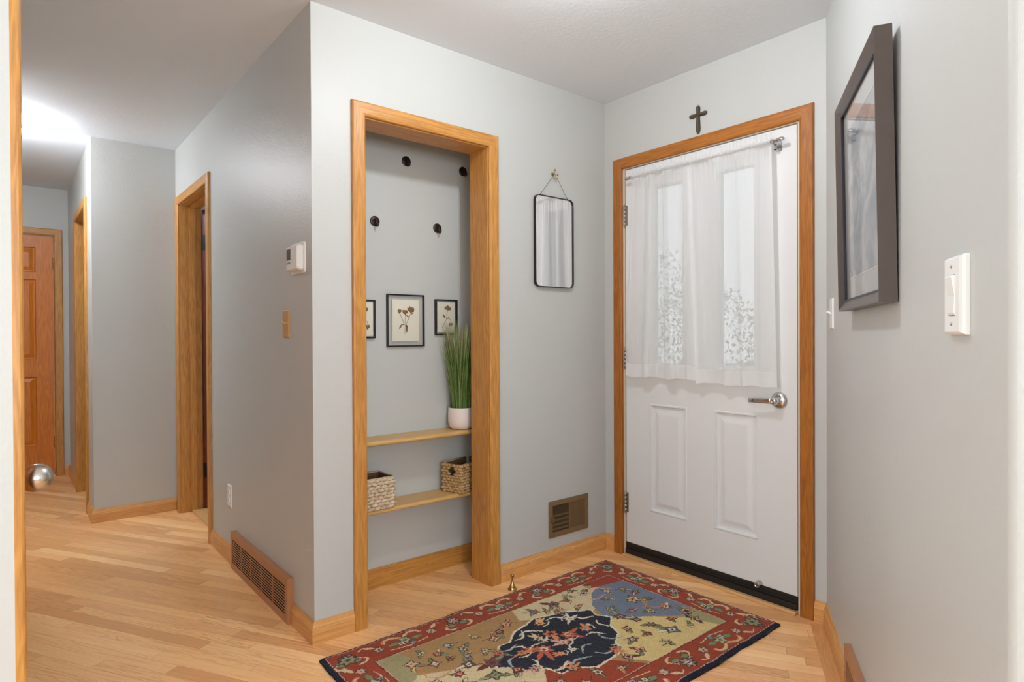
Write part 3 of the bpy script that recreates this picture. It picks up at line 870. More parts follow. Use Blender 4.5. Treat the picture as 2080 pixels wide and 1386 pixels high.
for sx in (-.134, .134):
    m = MB(); m.lathe([(.003, .006), (.003, .0075), (.0005, .008)], (sx, 0, .093), 'y', 10); m.build('screw', 'steel', vt)

# ------------------------------------------------------------------ wall B: cross, rod, curtains
cr = MB()


def arm(p0, p1, w0, w1, d=.010):
    p0, p1 = Vector(p0), Vector(p1); ax = (p1 - p0); ln = ax.length; ax.normalize(); sd = Vector((-ax.z, 0, ax.x))
    loops = []
    for k in range(9):
        t = k / 8; w = w0 + (w1 - w0) * t ** 1.3
        if t > .85: w *= .80 if t < .95 else .45
        c_ = p0 + ax * ln * t; dd = d * (1 if t < .95 else .6)
        loops.append([c_ + sd * w, c_ + sd * w * .55 + Vector((0, -dd, 0)), c_ - sd * w * .55 + Vector((0, -dd, 0)), c_ - sd * w, c_ - sd * w + Vector((0, dd * .2, 0)), c_ + sd * w + Vector((0, dd * .2, 0))])
    cr.rings(loops, True, True, False)


arm((0, 0, .085), (0, 0, .130), .0082, .0120); arm((0, 0, .089), (0, 0, -.001), .0082, .0135)
arm((0, 0, .088), (.047, 0, .088), .0078, .0125); arm((0, 0, .088), (-.047, 0, .088), .0078, .0125)
cx = cr.build('wall_cross', 'pewter', loc=(-.0035, -.593, 2.1265), rz=RB, bevel=.0012); tag(cx, 'small dark pewter cross standing above the front door casing', 'cross')
m = MB(); m.tube([(.003 * math.cos(t), 0, .133 + .003 * math.sin(t)) for t in [2 * math.pi * q / 10 for q in range(10)]], .0008, 6, closed=True); m.build('hanging_loop', 'steel', cx)

ROD_Z = 1.985; ROD_Y = -.048
rd = empty('curtain_rod', (0, -.6, ROD_Z), RB); tag(rd, 'thin metal curtain rod with bullet finials across the top of the front door', 'curtain rod')
m = MB(); m.tube([(-.385, ROD_Y, .0), (.40, ROD_Y, -.002)], .0055, 14); m.build('pole', 'steel', rd)
for sx, x in ((-1, -.385), (1, .40)):
    m = MB(); pf = [(.0075, 0), (.009, .003), (.0075, .006), (.0085, .010), (.0095, .016), (.0085, .024), (.005, .031), (.001, .033)]
    m.lathe([(r, x + sx * h) for r, h in pf], (0, ROD_Y, 0), 'x', 20); m.build('finial', 'chrome', rd)
    m = MB(); bx = x - sx * .016
    m.plate(bx - .013, bx + .013, -.034, .006, [], -.0022, -.0005); m.box(bx - .005, bx + .005, ROD_Y - .002, -.002, -.012, -.008); m.box(bx - .005, bx + .005, ROD_Y - .009, ROD_Y - .006, -.012, .006)
    m.box(bx - .005, bx + .005, ROD_Y + .006, ROD_Y + .009, -.012, .003); m.box(bx - .006, bx + .006, -.030, -.0022, -.034, -.031); m.box(bx - .006, bx + .006, -.030, -.027, -.034, -.010)
    m.build('bracket', 'chrome', rd)


def curtain(x0t, x1t, x0b, x1b, ztop, zbot, label, seed, folds, amp):
    rnd = np.random.RandomState(seed); e = empty('sheer_curtain', (0, -.6, zbot), RB)
    tag(e, label, 'curtain', 'sheer curtain panels on the front door rod')
    nx, nz = 220, 60
    ph = rnd.uniform(0, 6.28, 6); fr = np.array([folds, folds * 1.7, folds * .55, folds * 3.1, folds * 2.4, folds * 5.2]); am = np.array([1, .30, .8, .10, .2, .1]) * amp

    def P(u, zrel):
        # zrel from 0 bottom to 1 at the rod
        xb = x0b + (x1b - x0b) * u; xt = x0t + (x1t - x0t) * u; x = xb + (xt - xb) * zrel
        big = sum(am[k] * math.sin(6.283 * fr[k] * u + ph[k] + .5 * zrel * (k % 3)) for k in range(4)) * (1 - .55 * zrel)
        gat = .0030 * math.sin(6.283 * 17 * u + ph[4]) * zrel ** 14 + .0015 * math.sin(6.283 * 29 * u + ph[5]) * zrel ** 14
        x += .006 * math.sin(6.283 * fr[1] * u + ph[2]) * (1 - zrel * .6)
        return x, ROD_Y + big * .9 + gat
    z_hem = .066
    def grid(zs, name, mat, off=0.0, close=False):
        vs = []; fs = []
        for j, z in enumerate(zs):
            for i in range(nx + 1):
                u = i / nx; zr = (z - zbot) / (ROD_Z - zbot); x, y = P(u, min(zr, 1.0))
                y += off
                if z > ROD_Z - .012:       # pocket and ruffle
                    t = (z - (ROD_Z - .012)) / .024
                    if t < 1: y = ROD_Y - .0075 * math.sin(math.pi * max(0, min(1, t))) - .001 + .0015 * math.sin(6.283 * 30 * u + ph[0])
                    else: y = ROD_Y + .005 * math.sin(6.283 * 26 * u + ph[1]) * (z - ROD_Z) / .04 * 1.2 + .003 * math.sin(6.283 * 47 * u)
                    zz = z + (.004 * math.sin(6.283 * 19 * u + ph[3]) * max(0, t - 1) / 1.5)
                else: zz = z
                zz += (.003 * math.sin(6.283 * fr[2] * u * 1.3 + ph[2]) + .002 * math.sin(6.283 * fr[1] * u)) * (1 - zr) ** 3
                vs.append((x, y, zz - zbot))
        for j in range(len(zs) - 1):
            for i in range(nx):
                a = j * (nx + 1) + i; fs.append((a, a + 1, a + nx + 2, a + nx + 1))
        mm = MB(); mm.add(vs, fs, True); return mm.build(name, mat, e)
    body = list(np.linspace(zbot + z_hem, ROD_Z - .012, nz)) + list(np.linspace(ROD_Z - .010, ROD_Z + .040, 18))
    grid(body, 'voile', 'sheer'); grid(list(np.linspace(zbot, zbot + z_hem, 8)), 'hem', 'sheer_hem')
    # doubled side hems
    for u0, u1 in ((0, .03), (.97, 1.0)):
        vs = []; zs = np.linspace(zbot + z_hem, ROD_Z - .02, 40)
        for z in zs:
            for u in np.linspace(u0, u1, 5):
                x, y = P(u, (z - zbot) / (ROD_Z - zbot)); vs.append((x, y - .0012, z - zbot))
        fs = [(j * 5 + i, j * 5 + i + 1, j * 5 + i + 6, j * 5 + i + 5) for j in range(39) for i in range(4)]
        mm = MB(); mm.add(vs, fs, True); mm.build('side_hem', 'sheer', e)


curtain(-.370, -.033, -.425, .016, ROD_Z, .958, 'left sheer white curtain panel hanging over the front door glass', 3, 3.4, .0150)
curtain(-.030, .372, .022, .388, ROD_Z, .945, 'right sheer white curtain panel hanging nearest the door lever', 8, 2.6, .0120)

# ------------------------------------------------------------------ hall wall: thermostat, switch, outlet, return grille
th = empty('thermostat', (-L, .135, 1.418), RB); tag(th, 'white thermostat with a small grey screen on the hall wall', 'thermostat')
m = MB(); m.rings([rrect(.073, .122, .012, 0, 0), rrect(.073, .122, .012, -.005, 0), rrect(.070, .116, .010, -.007, .003)], True, True, False); m.build('wall_plate', 'white_plastic', th)
m = MB(); m.rings([rrect(.062, .098, .010, -.006, .012), rrect(.062, .098, .010, -.022, .012), rrect(.056, .088, .008, -.030, .017)], True, True, False); m.build('body', 'white_plastic', th)
m = MB(); m.box(-.051, -.010, -.0308, -.0295, .054, .098); m.build('screen', 'lcd', th)
for k in range(3):
    m = MB(); m.box(-.050 + k * .014, -.040 + k * .014, -.0312, -.0295, .039, .046); m.build('button', plain('grey_button_%d' % k, (150, 148, 144), .5), th)


def toggle_switch(loc, rz, mat, label, cat='light switch', tm=None):
    e = empty('light_switch', loc, rz); tag(e, label, cat)
    m = MB(); m.rings([[(-.035, 0, 0), (.035, 0, 0), (.035, 0, .115), (-.035, 0, .115)], [(-.035, -.0025, 0), (.035, -.0025, 0), (.035, -.0025, .115), (-.035, -.0025, .115)],
                       [(-.031, -.006, .004), (.031, -.006, .004), (.031, -.006, .111), (-.031, -.006, .111)]], True, True, False)
    pl_ = m.build('switch_plate', mat, e)
    m = MB(); m.rbox((0, -.0125, .062), Vector((1, 0, 0)), Vector((0, .88, -.47)), Vector((0, .47, .88)), .0048, .0085, .0040); m.build('toggle', tm or mat, e, bevel=.001)
    for z in (.0275, .0875):
        m = MB(); m.lathe([(.003, .0055), (.003, .0068), (.0005, .0074)], (0, 0, z), 'y', 10); m.build('screw', tm or mat, pl_)
    return e


toggle_switch((-L, .276, 1.166), RB, 'tan_plate', 'tan toggle light switch below the thermostat', tm='brass')
sx_ = .158
toggle_switch((C3[0] + sx_ * dirw.x, C3[1] + sx_ * dirw.y, 1.190), ANG, 'white_plastic', 'white toggle light switch between the front door and the big picture')
ol = empty('wall_outlet', (-L, 1.127, .286), RB); tag(ol, 'white duplex wall outlet above the floor grille', 'outlet')
m = MB(); m.rings([[(-.035, 0, 0), (.035, 0, 0), (.035, 0, .115), (-.035, 0, .115)], [(-.035, -.0025, 0), (.035, -.0025, 0), (.035, -.0025, .115), (-.035, -.0025, .115)],
                   [(-.031, -.006, .004), (.031, -.006, .004), (.031, -.006, .111), (-.031, -.006, .111)]], True, True, False); op = m.build('outlet_plate', 'white_plastic', ol)
for z in (.038, .077):
    m = MB(); g = [(.0165 * math.copysign(abs(math.cos(t)) ** .7, math.cos(t)), -.0055, z + .0135 * math.copysign(abs(math.sin(t)) ** .6, math.sin(t))) for t in [2 * math.pi * k / 24 for k in range(24)]]
    m.rings([g, [(p[0], -.0085, p[2]) for p in g]], True, True, False); rc_ = m.build('receptacle', 'white_plastic', ol)
    m = MB(); m.box(-.0075, -.0055, -.0088, -.0080, z - .001, z + .006); m.box(.0055, .0075, -.0088, -.0080, z - .001, z + .006); m.lathe([(.0023, .0080), (.0023, .0088)], (0, 0, z - .007), 'y', 10); m.build('slot', 'dark_gap', rc_)
m = MB(); m.lathe([(.003, .0055), (.003, .0068), (.0005, .0074)], (0, 0, .0575), 'y', 10); m.build('screw', 'white_plastic', op)

# near paddle switch on the angled wall
ps = empty('light_switch', (C3[0] + 1.547 * dirw.x, C3[1] + 1.547 * dirw.y, 1.165), ANG); tag(ps, 'large white paddle light switch near the right edge of the angled wall', 'light switch')
hw, hh = .0445, .130
m = MB(); rect = lambda w, z0, z1, y: [(-w, y, z0), (w, y, z0), (w, y, z1), (-w, y, z1)]
m.rings([rect(hw, 0, hh, 0), rect(hw, 0, hh, -.006), rect(hw - .003, .003, hh - .003, -.0105), rect(hw - .010, .006, hh - .006, -.0125), rect(.0165, .031, hh - .031, -.0125), rect(.0165, .031, hh - .031, -.004)], True, True, False)
pp_ = m.build('switch_plate', 'white_plastic', ps, bevel=.0008)
m = MB(); z0, z1 = .0325, hh - .0325; zc = (z0 + z1) / 2
sec = [(-.0125, z0), (-.0145, z0 + .004), (-.0132, zc), (-.0180, z1 - .003), (-.0170, z1), (-.004, z1), (-.004, z0)]
m.rings([[(x, y, z) for y, z in sec] for x in (-.0162, .0162)], True, True, False); m.build('paddle', 'white_plastic', ps, bevel=.0008)
for z in (.0175, hh - .0175):
    m = MB(); m.lathe([(.0028, .012), (.0028, .0135), (.0005, .0138)], (0, 0, z), 'y', 10); m.build('screw', 'steel', pp_)


def return_grille(loc, rz, w, h, d, cols, rows, label):
    e = empty('return_air_grille', loc, rz); tag(e, label, 'air vent', 'brown baseboard grilles')
    bx, bz = .030, .034; gx = .007; cw = (w - 2 * bx - (cols - 1) * gx) / cols; gz = .0036; ch = (h - 2 * bz - (rows - 1) * gz) / rows
    holes = [(bx + i * (cw + gx), bx + i * (cw + gx) + cw, bz + j * (ch + gz), bz + j * (ch + gz) + ch) for i in range(cols) for j in range(rows)]
    m = MB(); m.plate(0, w, 0, h, holes, -d, -d + .0015)
    m.box(0, w, -d + .0015, -.0, h - .0015, h); m.box(0, w, -d + .0015, 0, 0, .0015); m.box(0, .0015, -d + .0015, 0, .0015, h - .0015); m.box(w - .0015, w, -d + .0015, 0, .0015, h - .0015)
    m.build('grille_body', 'ventbrown', e)
    m = MB()
    for j in range(rows):
        z = bz + j * (ch + gz) + ch * .30
        m.rbox((w / 2, -d + .0042, z), Vector((1, 0, 0)), Vector((0, .55, -.835)), Vector((0, .835, .55)), w / 2 - bx, ch * .36, .0004)
    m.build('louvre', 'ventslat', e)
    m = MB(); m.box(.004, w - .004, -.003, -.0005, .006, h - .006); m.build('duct_shadow', 'dark_gap', e)
    for x in (.012, w - .012):
        m = MB(); m.lathe([(.0035, d - .0002), (.003, d + .0015), (.0005, d + .0018)], (x, 0, h * .5), 'y', 10); m.build('screw', 'brass', e)


return_grille((-L, 1.030, 0), RB, .812, .186, .026, 5, 10, 'long brown return air grille at the foot of the hall wall')
p = P0 + dirw * .546
return_grille((p.x, p.y, 0), ANG, .75, .178, .021, 5, 10, 'brown floor level air grille at the foot of the angled wall')

# ------------------------------------------------------------------ big picture on the angled wall


def art_print():
    s = N('misty_grey_print'); v = s.coord(scale=(1, 1, 1))
    wv = s.n('ShaderNodeTexNoise', i_Scale=5.0, i_Detail=7.0, i_Roughness=.6, i_Distortion=1.6); s.l(v, wv.inputs['Vector'])
    n2 = s.n('ShaderNodeTexNoise', i_Scale=38.0, i_Detail=4.0); s.l(v, n2.inputs['Vector'])
    f = s.math('ADD', s.math('MULTIPLY', wv.outputs[0], .85), s.math('MULTIPLY', n2.outputs[0], .18))
    c_ = s.ramp(f, [(.30, lin((120, 134, 158))), (.46, lin((160, 168, 178))), (.53, lin((196, 196, 196))), (.62, lin((222, 220, 214))), (.8, lin((236, 232, 226)))])
    s.l(c_, s.b.inputs['Base Color']); s.b.inputs['Roughness'].default_value = .7; return s.m


s0, s1, zb, zt_ = .580, 1.152, 1.2405, 1.870
pc = empty('framed_picture', (P0.x + dirw.x * (s0 + s1) / 2, P0.y + dirw.y * (s0 + s1) / 2, zb), ANG)
pc.rotation_euler = (R(1.0), 0, ANG)
pc.location = (pc.location.x - nrm.x * .003, pc.location.y - nrm.y * .003, zb)
tag(pc, 'large gunmetal framed misty grey print leaning out from the angled wall', 'picture')
w2 = (s1 - s0) / 2; h2 = zt_ - zb; D = .037; fwid = .030
pf = [(0, 0), (0, -D), (.002, -D - .0005), (.006, -D + .001), (.014, -D + .005), (.022, -D + .010), (.027, -D + .013), (.030, -D + .0135), (.030, -.010), (.012, 0)]
m = MB(); cs = [(-w2, 0, 1, 1), (w2, 0, -1, 1), (w2, h2, -1, -1), (-w2, h2, 1, -1)]
loops = [[(x + sx * i, y, z + sz * i) for i, y in pf] for x, z, sx, sz in cs]
m.rings(loops + [loops[0]], False, False, False); m.build('frame', 'gunmetal', pc)
m = MB(); m.plate(-w2 + .0285, w2 - .0285, .0285, h2 - .0285, [(-w2 + .034, w2 - .034, .034, h2 - .034)], -D + .0125, -.0205); m.build('sight_edge', plain('blue_black_lip', (24, 26, 44), .4), pc)
m = MB(); m.box(-w2 + .026, w2 - .026, -.0160, -.0140, .026, h2 - .026); m.build('mat_board', plain('pale_mat_board', (218, 216, 214), .8), pc)
m = MB(); m.box(-w2 + .085, w2 - .085, -.0166, -.0161, .095, h2 - .095); m.build('art_print', art_print(), pc)
m = MB(); q = .0035; m.plate(-w2 + .082, w2 - .082, .092, h2 - .092, [(-w2 + .0855, w2 - .0855, .0955, h2 - .0955)], -.0175, -.0161); m.build('mat_bevel', plain('white_mat_edge', (240, 240, 238), .7), pc)
m = MB(); m.box(-w2 + .028, w2 - .028, -.0205, -.0190, .028, h2 - .028); m.build('glass_pane', 'glass_thin', pc)

# ------------------------------------------------------------------ floor: brass stop
ds = MB(); ds.lathe([(.001, 0), (.0215, 0), (.0220, .003), (.0190, .006), (.0155, .009), (.0135, .0125), (.0140, .0145), (.0120, .017), (.0085, .026), (.0055, .036), (.0040, .046), (.0038, .052), (.0052, .054)], seg=36)
ds.ball((0, 0, .0625), .0098, 22, 14)
o = ds.build('floor_door_stop', 'brass', loc=(-.752, -.098, 0)); tag(o, 'small bell shaped brass stop with a ball tip on the floor at the rug edge', 'door stop')

# ------------------------------------------------------------------ rug
RU, RV = 1.525, .925; RX0, RY0 = -1.690, -.146
STEP = .002
nu, nv = int(RU / STEP) + 1, int(RV / STEP) + 1
U, V = np.meshgrid(np.linspace(0, RU, nu), np.linspace(0, RV, nv), indexing='ij')
IMG = np.zeros((nu, nv, 3))
cl = lambda *c: np.array(lin(c)[:3])
RED, RED2, NAVY, TAN, CREAM, YEL, BLUE, OLV, PINK, ORNG, GRN, PALE, MAR, LBL = (cl(150, 60, 30), cl(150, 56, 34), cl(28, 28, 42), cl(168, 130, 82), cl(208, 188, 146),
    cl(212, 186, 124), cl(112, 122, 138), cl(158, 148, 104), cl(214, 160, 140), cl(206, 128, 84), cl(122, 132, 92), cl(214, 206, 178), cl(110, 44, 38), cl(150, 160, 160))
nzs = lambda f, s_: np.sin(U * f + 3.1 * np.sin(V * f * .7 + s_)) * np.sin(V * f * 1.1 + 2.3 * np.sin(U * f * .8 + s_ * 2))
JU, JV = .0022 * nzs(150, 1.0), .0022 * nzs(140, 4.0)
UU, VV = U + JU, V + JV


def poly(pts, c):
    pts = np.array(pts); ins = np.zeros(U.shape, bool); n = len(pts); j = n - 1
    u0, v0 = pts.min(0) - .006; u1, v1 = pts.max(0) + .006
    i0, i1 = max(0, int(u0 / STEP)), min(nu, int(u1 / STEP) + 2); j0, j1 = max(0, int(v0 / STEP)), min(nv, int(v1 / STEP) + 2)
    if i1 <= i0 or j1 <= j0: return
    u, v = UU[i0:i1, j0:j1], VV[i0:i1, j0:j1]; s_ = np.zeros(u.shape, bool)
    for i in range(n):
        a, b = pts[i], pts[j]
        if a[1] != b[1]:
            s_ ^= ((a[1] > v) != (b[1] > v)) & (u < (b[0] - a[0]) * (v - a[1]) / (b[1] - a[1]) + a[0])
        j = i
    IMG[i0:i1, j0:j1][s_] = c


def stroke(pts, w, c, taper=False):
    pts = np.array(pts, float); n = len(pts)
    if n >= 3:   # smooth
        t = np.linspace(0, n - 1, n * 6); out = []
        for q in t:
            i = min(int(q), n - 2); f = q - i; p0, p1, p2, p3 = pts[max(i - 1, 0)], pts[i], pts[i + 1], pts[min(i + 2, n - 1)]
            out.append(.5 * ((2 * p1) + (-p0 + p2) * f + (2 * p0 - 5 * p1 + 4 * p2 - p3) * f * f + (-p0 + 3 * p1 - 3 * p2 + p3) * f ** 3))
        pts = np.array(out)
    u0, v0 = pts.min(0) - w - .004; u1, v1 = pts.max(0) + w + .004
    i0, i1 = max(0, int(u0 / STEP)), min(nu, int(u1 / STEP) + 2); j0, j1 = max(0, int(v0 / STEP)), min(nv, int(v1 / STEP) + 2)
    if i1 <= i0 or j1 <= j0: return
    u, v = UU[i0:i1, j0:j1], VV[i0:i1, j0:j1]; mk = np.zeros(u.shape, bool); m_ = len(pts)
    for k in range(m_ - 1):
        a, b = pts[k], pts[k + 1]; d = b - a; l2 = max(d @ d, 1e-9); t = np.clip(((u - a[0]) * d[0] + (v - a[1]) * d[1]) / l2, 0, 1)
        ww = w * (math.sin(math.pi * (k + 1) / m_) * .8 + .25 if taper else 1)
        mk |= (u - a[0] - t * d[0]) ** 2 + (v - a[1] - t * d[1]) ** 2 < ww * ww
    IMG[i0:i1, j0:j1][mk] = c


def flower(u, v, r, n, c_out, c_pet, c_mid, rot=0.0, inner=.55, c_line=None):
    def star(rad, inn):
        return [(u + (rad if k % 2 == 0 else rad * inn) * math.cos(rot + math.pi * k / n), v + (rad if k % 2 == 0 else rad * inn) * math.sin(rot + math.pi * k / n)) for k in range(2 * n)]
    poly(star(r * 1.22, inner + .1), c_out); poly(star(r, inner), c_pet); poly(star(r * .48, .7), c_mid)
    poly(star(r * .22, .8), c_out)


def leaf(u, v, ang, ln, w, c, co=None):
    d = (math.cos(ang), math.sin(ang)); n = (-d[1], d[0])
    def shp(k, e): return [(u + d[0] * ln * t + n[0] * s_ * k * math.sin(math.pi * t), v + d[1] * ln * t + n[1] * s_ * k * math.sin(math.pi * t)) for t, s_ in [(x / 8, 1) for x in range(9)] + [(x / 8, -1) for x in range(8, -1, -1)]]
    if co is not None: poly(shp(w + .0035, 0), co)
    poly(shp(w, 0), c)


def scroll(u, v, ang, sz, c, flip=1, w=.0045):
    pts = [(u + sz * (t - .5) * math.cos(ang) - flip * sz * .22 * math.sin(t * 3.6) * math.sin(ang), v + sz * (t - .5) * math.sin(ang) + flip * sz * .22 * math.sin(t * 3.6) * math.cos(ang)) for t in np.linspace(0, 1.15, 8)]
    stroke(pts, w, c, True)


IMG[:] = NAVY
edge = np.minimum(np.minimum(UU, RU - UU), np.minimum(VV, RV - VV))
IMG[edge > .015] = PINK; IMG[edge > .0180] = cl(96, 40, 34); IMG[edge > .0205] = RED
IMG[(edge > .143)] = cl(58, 36, 34); IMG[edge > .1465] = PINK; IMG[edge > .150] = TAN
f0, f1, g0, g1 = .152, RU - .152, .152, RV - .152
IN = edge > .150


def sect(pts, c):
    keep = IMG.copy(); poly(pts, c); IMG[~IN] = keep[~IN]


sect([(.15, .15), (.80, .15), (.86, .19), (.72, .30), (.60, .37), (.47, .43), (.20, .33), (.15, .28)], TAN)
sect([(.78, .13), (1.24, .13), (1.26, .20), (1.15, .26), (1.09, .35), (1.02, .37), (.86, .30), (.74, .24)], CREAM)
sect([(1.20, .13), (1.40, .13), (1.40, .27), (1.33, .24), (1.20, .20)], RED)
sect([(1.16, .24), (1.24, .21), (1.38, .24), (1.38, .60), (1.30, .64), (1.16, .54), (1.02, .45), (1.07, .33)], BLUE)
sect([(1.25, .66), (1.36, .58), (1.38, .78), (1.28, .78)], OLV)
sect([(.96, .50), (1.02, .45), (1.16, .54), (1.27, .64), (1.33, .78), (.90, .78), (.84, .70)], YEL)
sect([(.45, .78), (.50, .62), (.60, .56), (.80, .68), (.88, .78)], RED)
sect([(.15, .30), (.24, .33), (.47, .43), (.58, .56), (.50, .66), (.42, .78), (.15, .78)], CREAM)
sect([(.15, .15), (.24, .15), (.26, .24), (.20, .34), (.15, .34)], OLV)
med = [(.455, .455), (.515, .39), (.555, .345), (.60, .352), (.665, .30), (.74, .285), (.80, .262), (.865, .285), (.93, .30), (.985, .335), (1.03, .355), (1.01, .40), (1.045, .455), (.985, .50), (.965, .56), (.90, .60), (.875, .655), (.80, .665), (.725, .672), (.66, .625), (.60, .625), (.585, .565), (.53, .545), (.50, .49)]
sect([(a + (a - .75) * .035, b + (b - .47) * .05) for a, b in med], PALE)
sect(med, NAVY)


def border_unit(t0, side, per):
    """one repeat of the border; t along the border, o = distance from the outer edge"""
    def q(t, o):
        t = t0 + t * per
        return {'b': (t, o), 'f': (RU - t, RV - o), 'l': (o, RV - t), 'r': (RU - o, t)}[side]
    base = {'b': 0, 'f': math.pi, 'l': -math.pi / 2, 'r': math.pi / 2}[side]
    A = lambda a: base + a
    # vase with pale scrolls
    for s_ in (-1, 1):
        stroke([q(.50 + s_ * .02, .050), q(.50 + s_ * .08, .034), q(.50 + s_ * .15, .036), q(.50 + s_ * .17, .052)], .0072, ORNG)
        stroke([q(.50 + s_ * .02, .048), q(.50 + s_ * .08, .033), q(.50 + s_ * .145, .036), q(.50 + s_ * .16, .050)], .0040, CREAM)
        u, v = q(.50 + s_ * .055, .082); leaf(u, v, A(0 if s_ > 0 else math.pi), .046, .0125, GRN, cl(60, 62, 48))
        u, v = q(.50 + s_ * .10, .118); stroke([q(.50, .125), (u, v), q(.50 + s_ * .17, .112)], .0022, CREAM)
    u, v = q(.50, .078); flower(u, v, .026, 5, cl(70, 70, 56), cl(176, 178, 136), GRN, A(.3))
    u, v = q(.45, .094); flower(u, v, .015, 4, cl(60, 40, 40), PALE, GRN, A(.9))
    u, v = q(.535, .112); flower(u, v, .014, 5, NAVY, LBL, BLUE, A(.1))
    # side rosettes
    for tt in (.26, .75):
        u, v = q(tt, .080); flower(u, v, .0215, 6, cl(72, 56, 48), cl(196, 164, 140), PINK, A(tt * 5))
        s_ = 1 if tt > .5 else -1
        u, v = q(tt + s_ * .02, .060); leaf(u, v, A(-.6 if s_ > 0 else math.pi + .6), .044, .008, CREAM)
        stroke([q(tt + s_ * .03, .055), q(tt + s_ * .09, .034), q(tt + s_ * .14, .044)], .0026, CREAM)
    # cluster
    u, v = q(0, .062); flower(u, v, .031, 7, cl(62, 44, 42), cl(170, 136, 118), cl(120, 80, 70), A(.2)); flower(u, v, .015, 6, NAVY, PALE, MAR, A(.5))
    for s_ in (-1, 1):
        u, v = q(s_ * .075, .088); flower(u, v, .016, 5, NAVY, PALE, NAVY, A(s_), .4)
        stroke([q(s_ * .05, .128), q(s_ * .10, .124), q(s_ * .13, .106), q(s_ * .105, .094)], .0052, CREAM, True)
        u, v = q(s_ * .02, .098); leaf(u, v, A(0 if s_ > 0 else math.pi), .036, .012, GRN, cl(60, 62, 48))


for k in range(3):
    border_unit(.076 + k * .4577, 'b', .4577); border_unit(.076 + k * .4577, 'f', .4577)
for k in range(2):
    border_unit(.076 + k * .3865, 'l', .3865); border_unit(.076 + k * .3865, 'r', .3865)
for (a, b) in ((.076, .076), (RU - .076, .076), (.076, RV - .076), (RU - .076, RV - .076)):
    flower(a, b, .036, 7, cl(60, 50, 44), cl(158, 140, 104), GRN, .3)

# medallion: pale hooked scrolls, red and cream blossoms
rs = np.random.RandomState(5)
for (u, v, a, z, f) in ((.56, .375, .3, .075, 1), (.60, .41, .8, .07, -1), (.52, .46, 2.5, .06, 1), (.70, .34, .1, .085, -1), (.655, .335, -.4, .07, 1), (.86, .325, .4, .09, -1), (.96, .375, .9, .07, 1),
                        (.62, .585, .2, .085, 1), (.70, .615, -.3, .09, -1), (.83, .62, .4, .085, 1), (.92, .555, 1.1, .09, 1), (.89, .51, .4, .07, -1), (.98, .46, 1.8, .06, 1), (.79, .56, 2.9, .07, 1), (.57, .52, 2.0, .06, -1)):
    scroll(u, v, a, z, PALE if rs.rand() > .4 else LBL, f, .0048)
for (u, v, r, n, cp, cm) in ((.66, .47, .040, 7, cl(186, 92, 66), PALE), (.76, .40, .034, 6, ORNG, MAR), (.81, .445, .034, 6, cl(186, 92, 60), CREAM), (.70, .395, .024, 6, CREAM, MAR), (.755, .475, .026, 6, PINK, CREAM),
                             (.79, .305, .026, 7, cl(226, 170, 110), BLUE), (.91, .355, .026, 7, PALE, PINK), (.585, .435, .024, 6, ORNG, GRN), (.655, .625, .024, 6, ORNG, GRN), (.895, .455, .026, 6, ORNG, LBL),
                             (.545, .545, .020, 6, PINK, MAR), (.865, .635, .024, 6, ORNG, RED), (.69, .53, .018, 5, ORNG, CREAM), (.74, .53, .014, 5, PALE, MAR)):
    flower(u, v, r, n, cl(40, 26, 34), cp, cm, rs.rand() * 3)
    for k in range(3): leaf(u, v, rs.rand() * 6.28, r * 2.1, r * .26, cp)
    a = rs.rand() * 6.28; stroke([(u + r * 1.5 * math.cos(a + t), v + r * 1.2 * math.sin(a + t)) for t in (0, .6, 1.2, 1.8)], .0030, PALE, True)
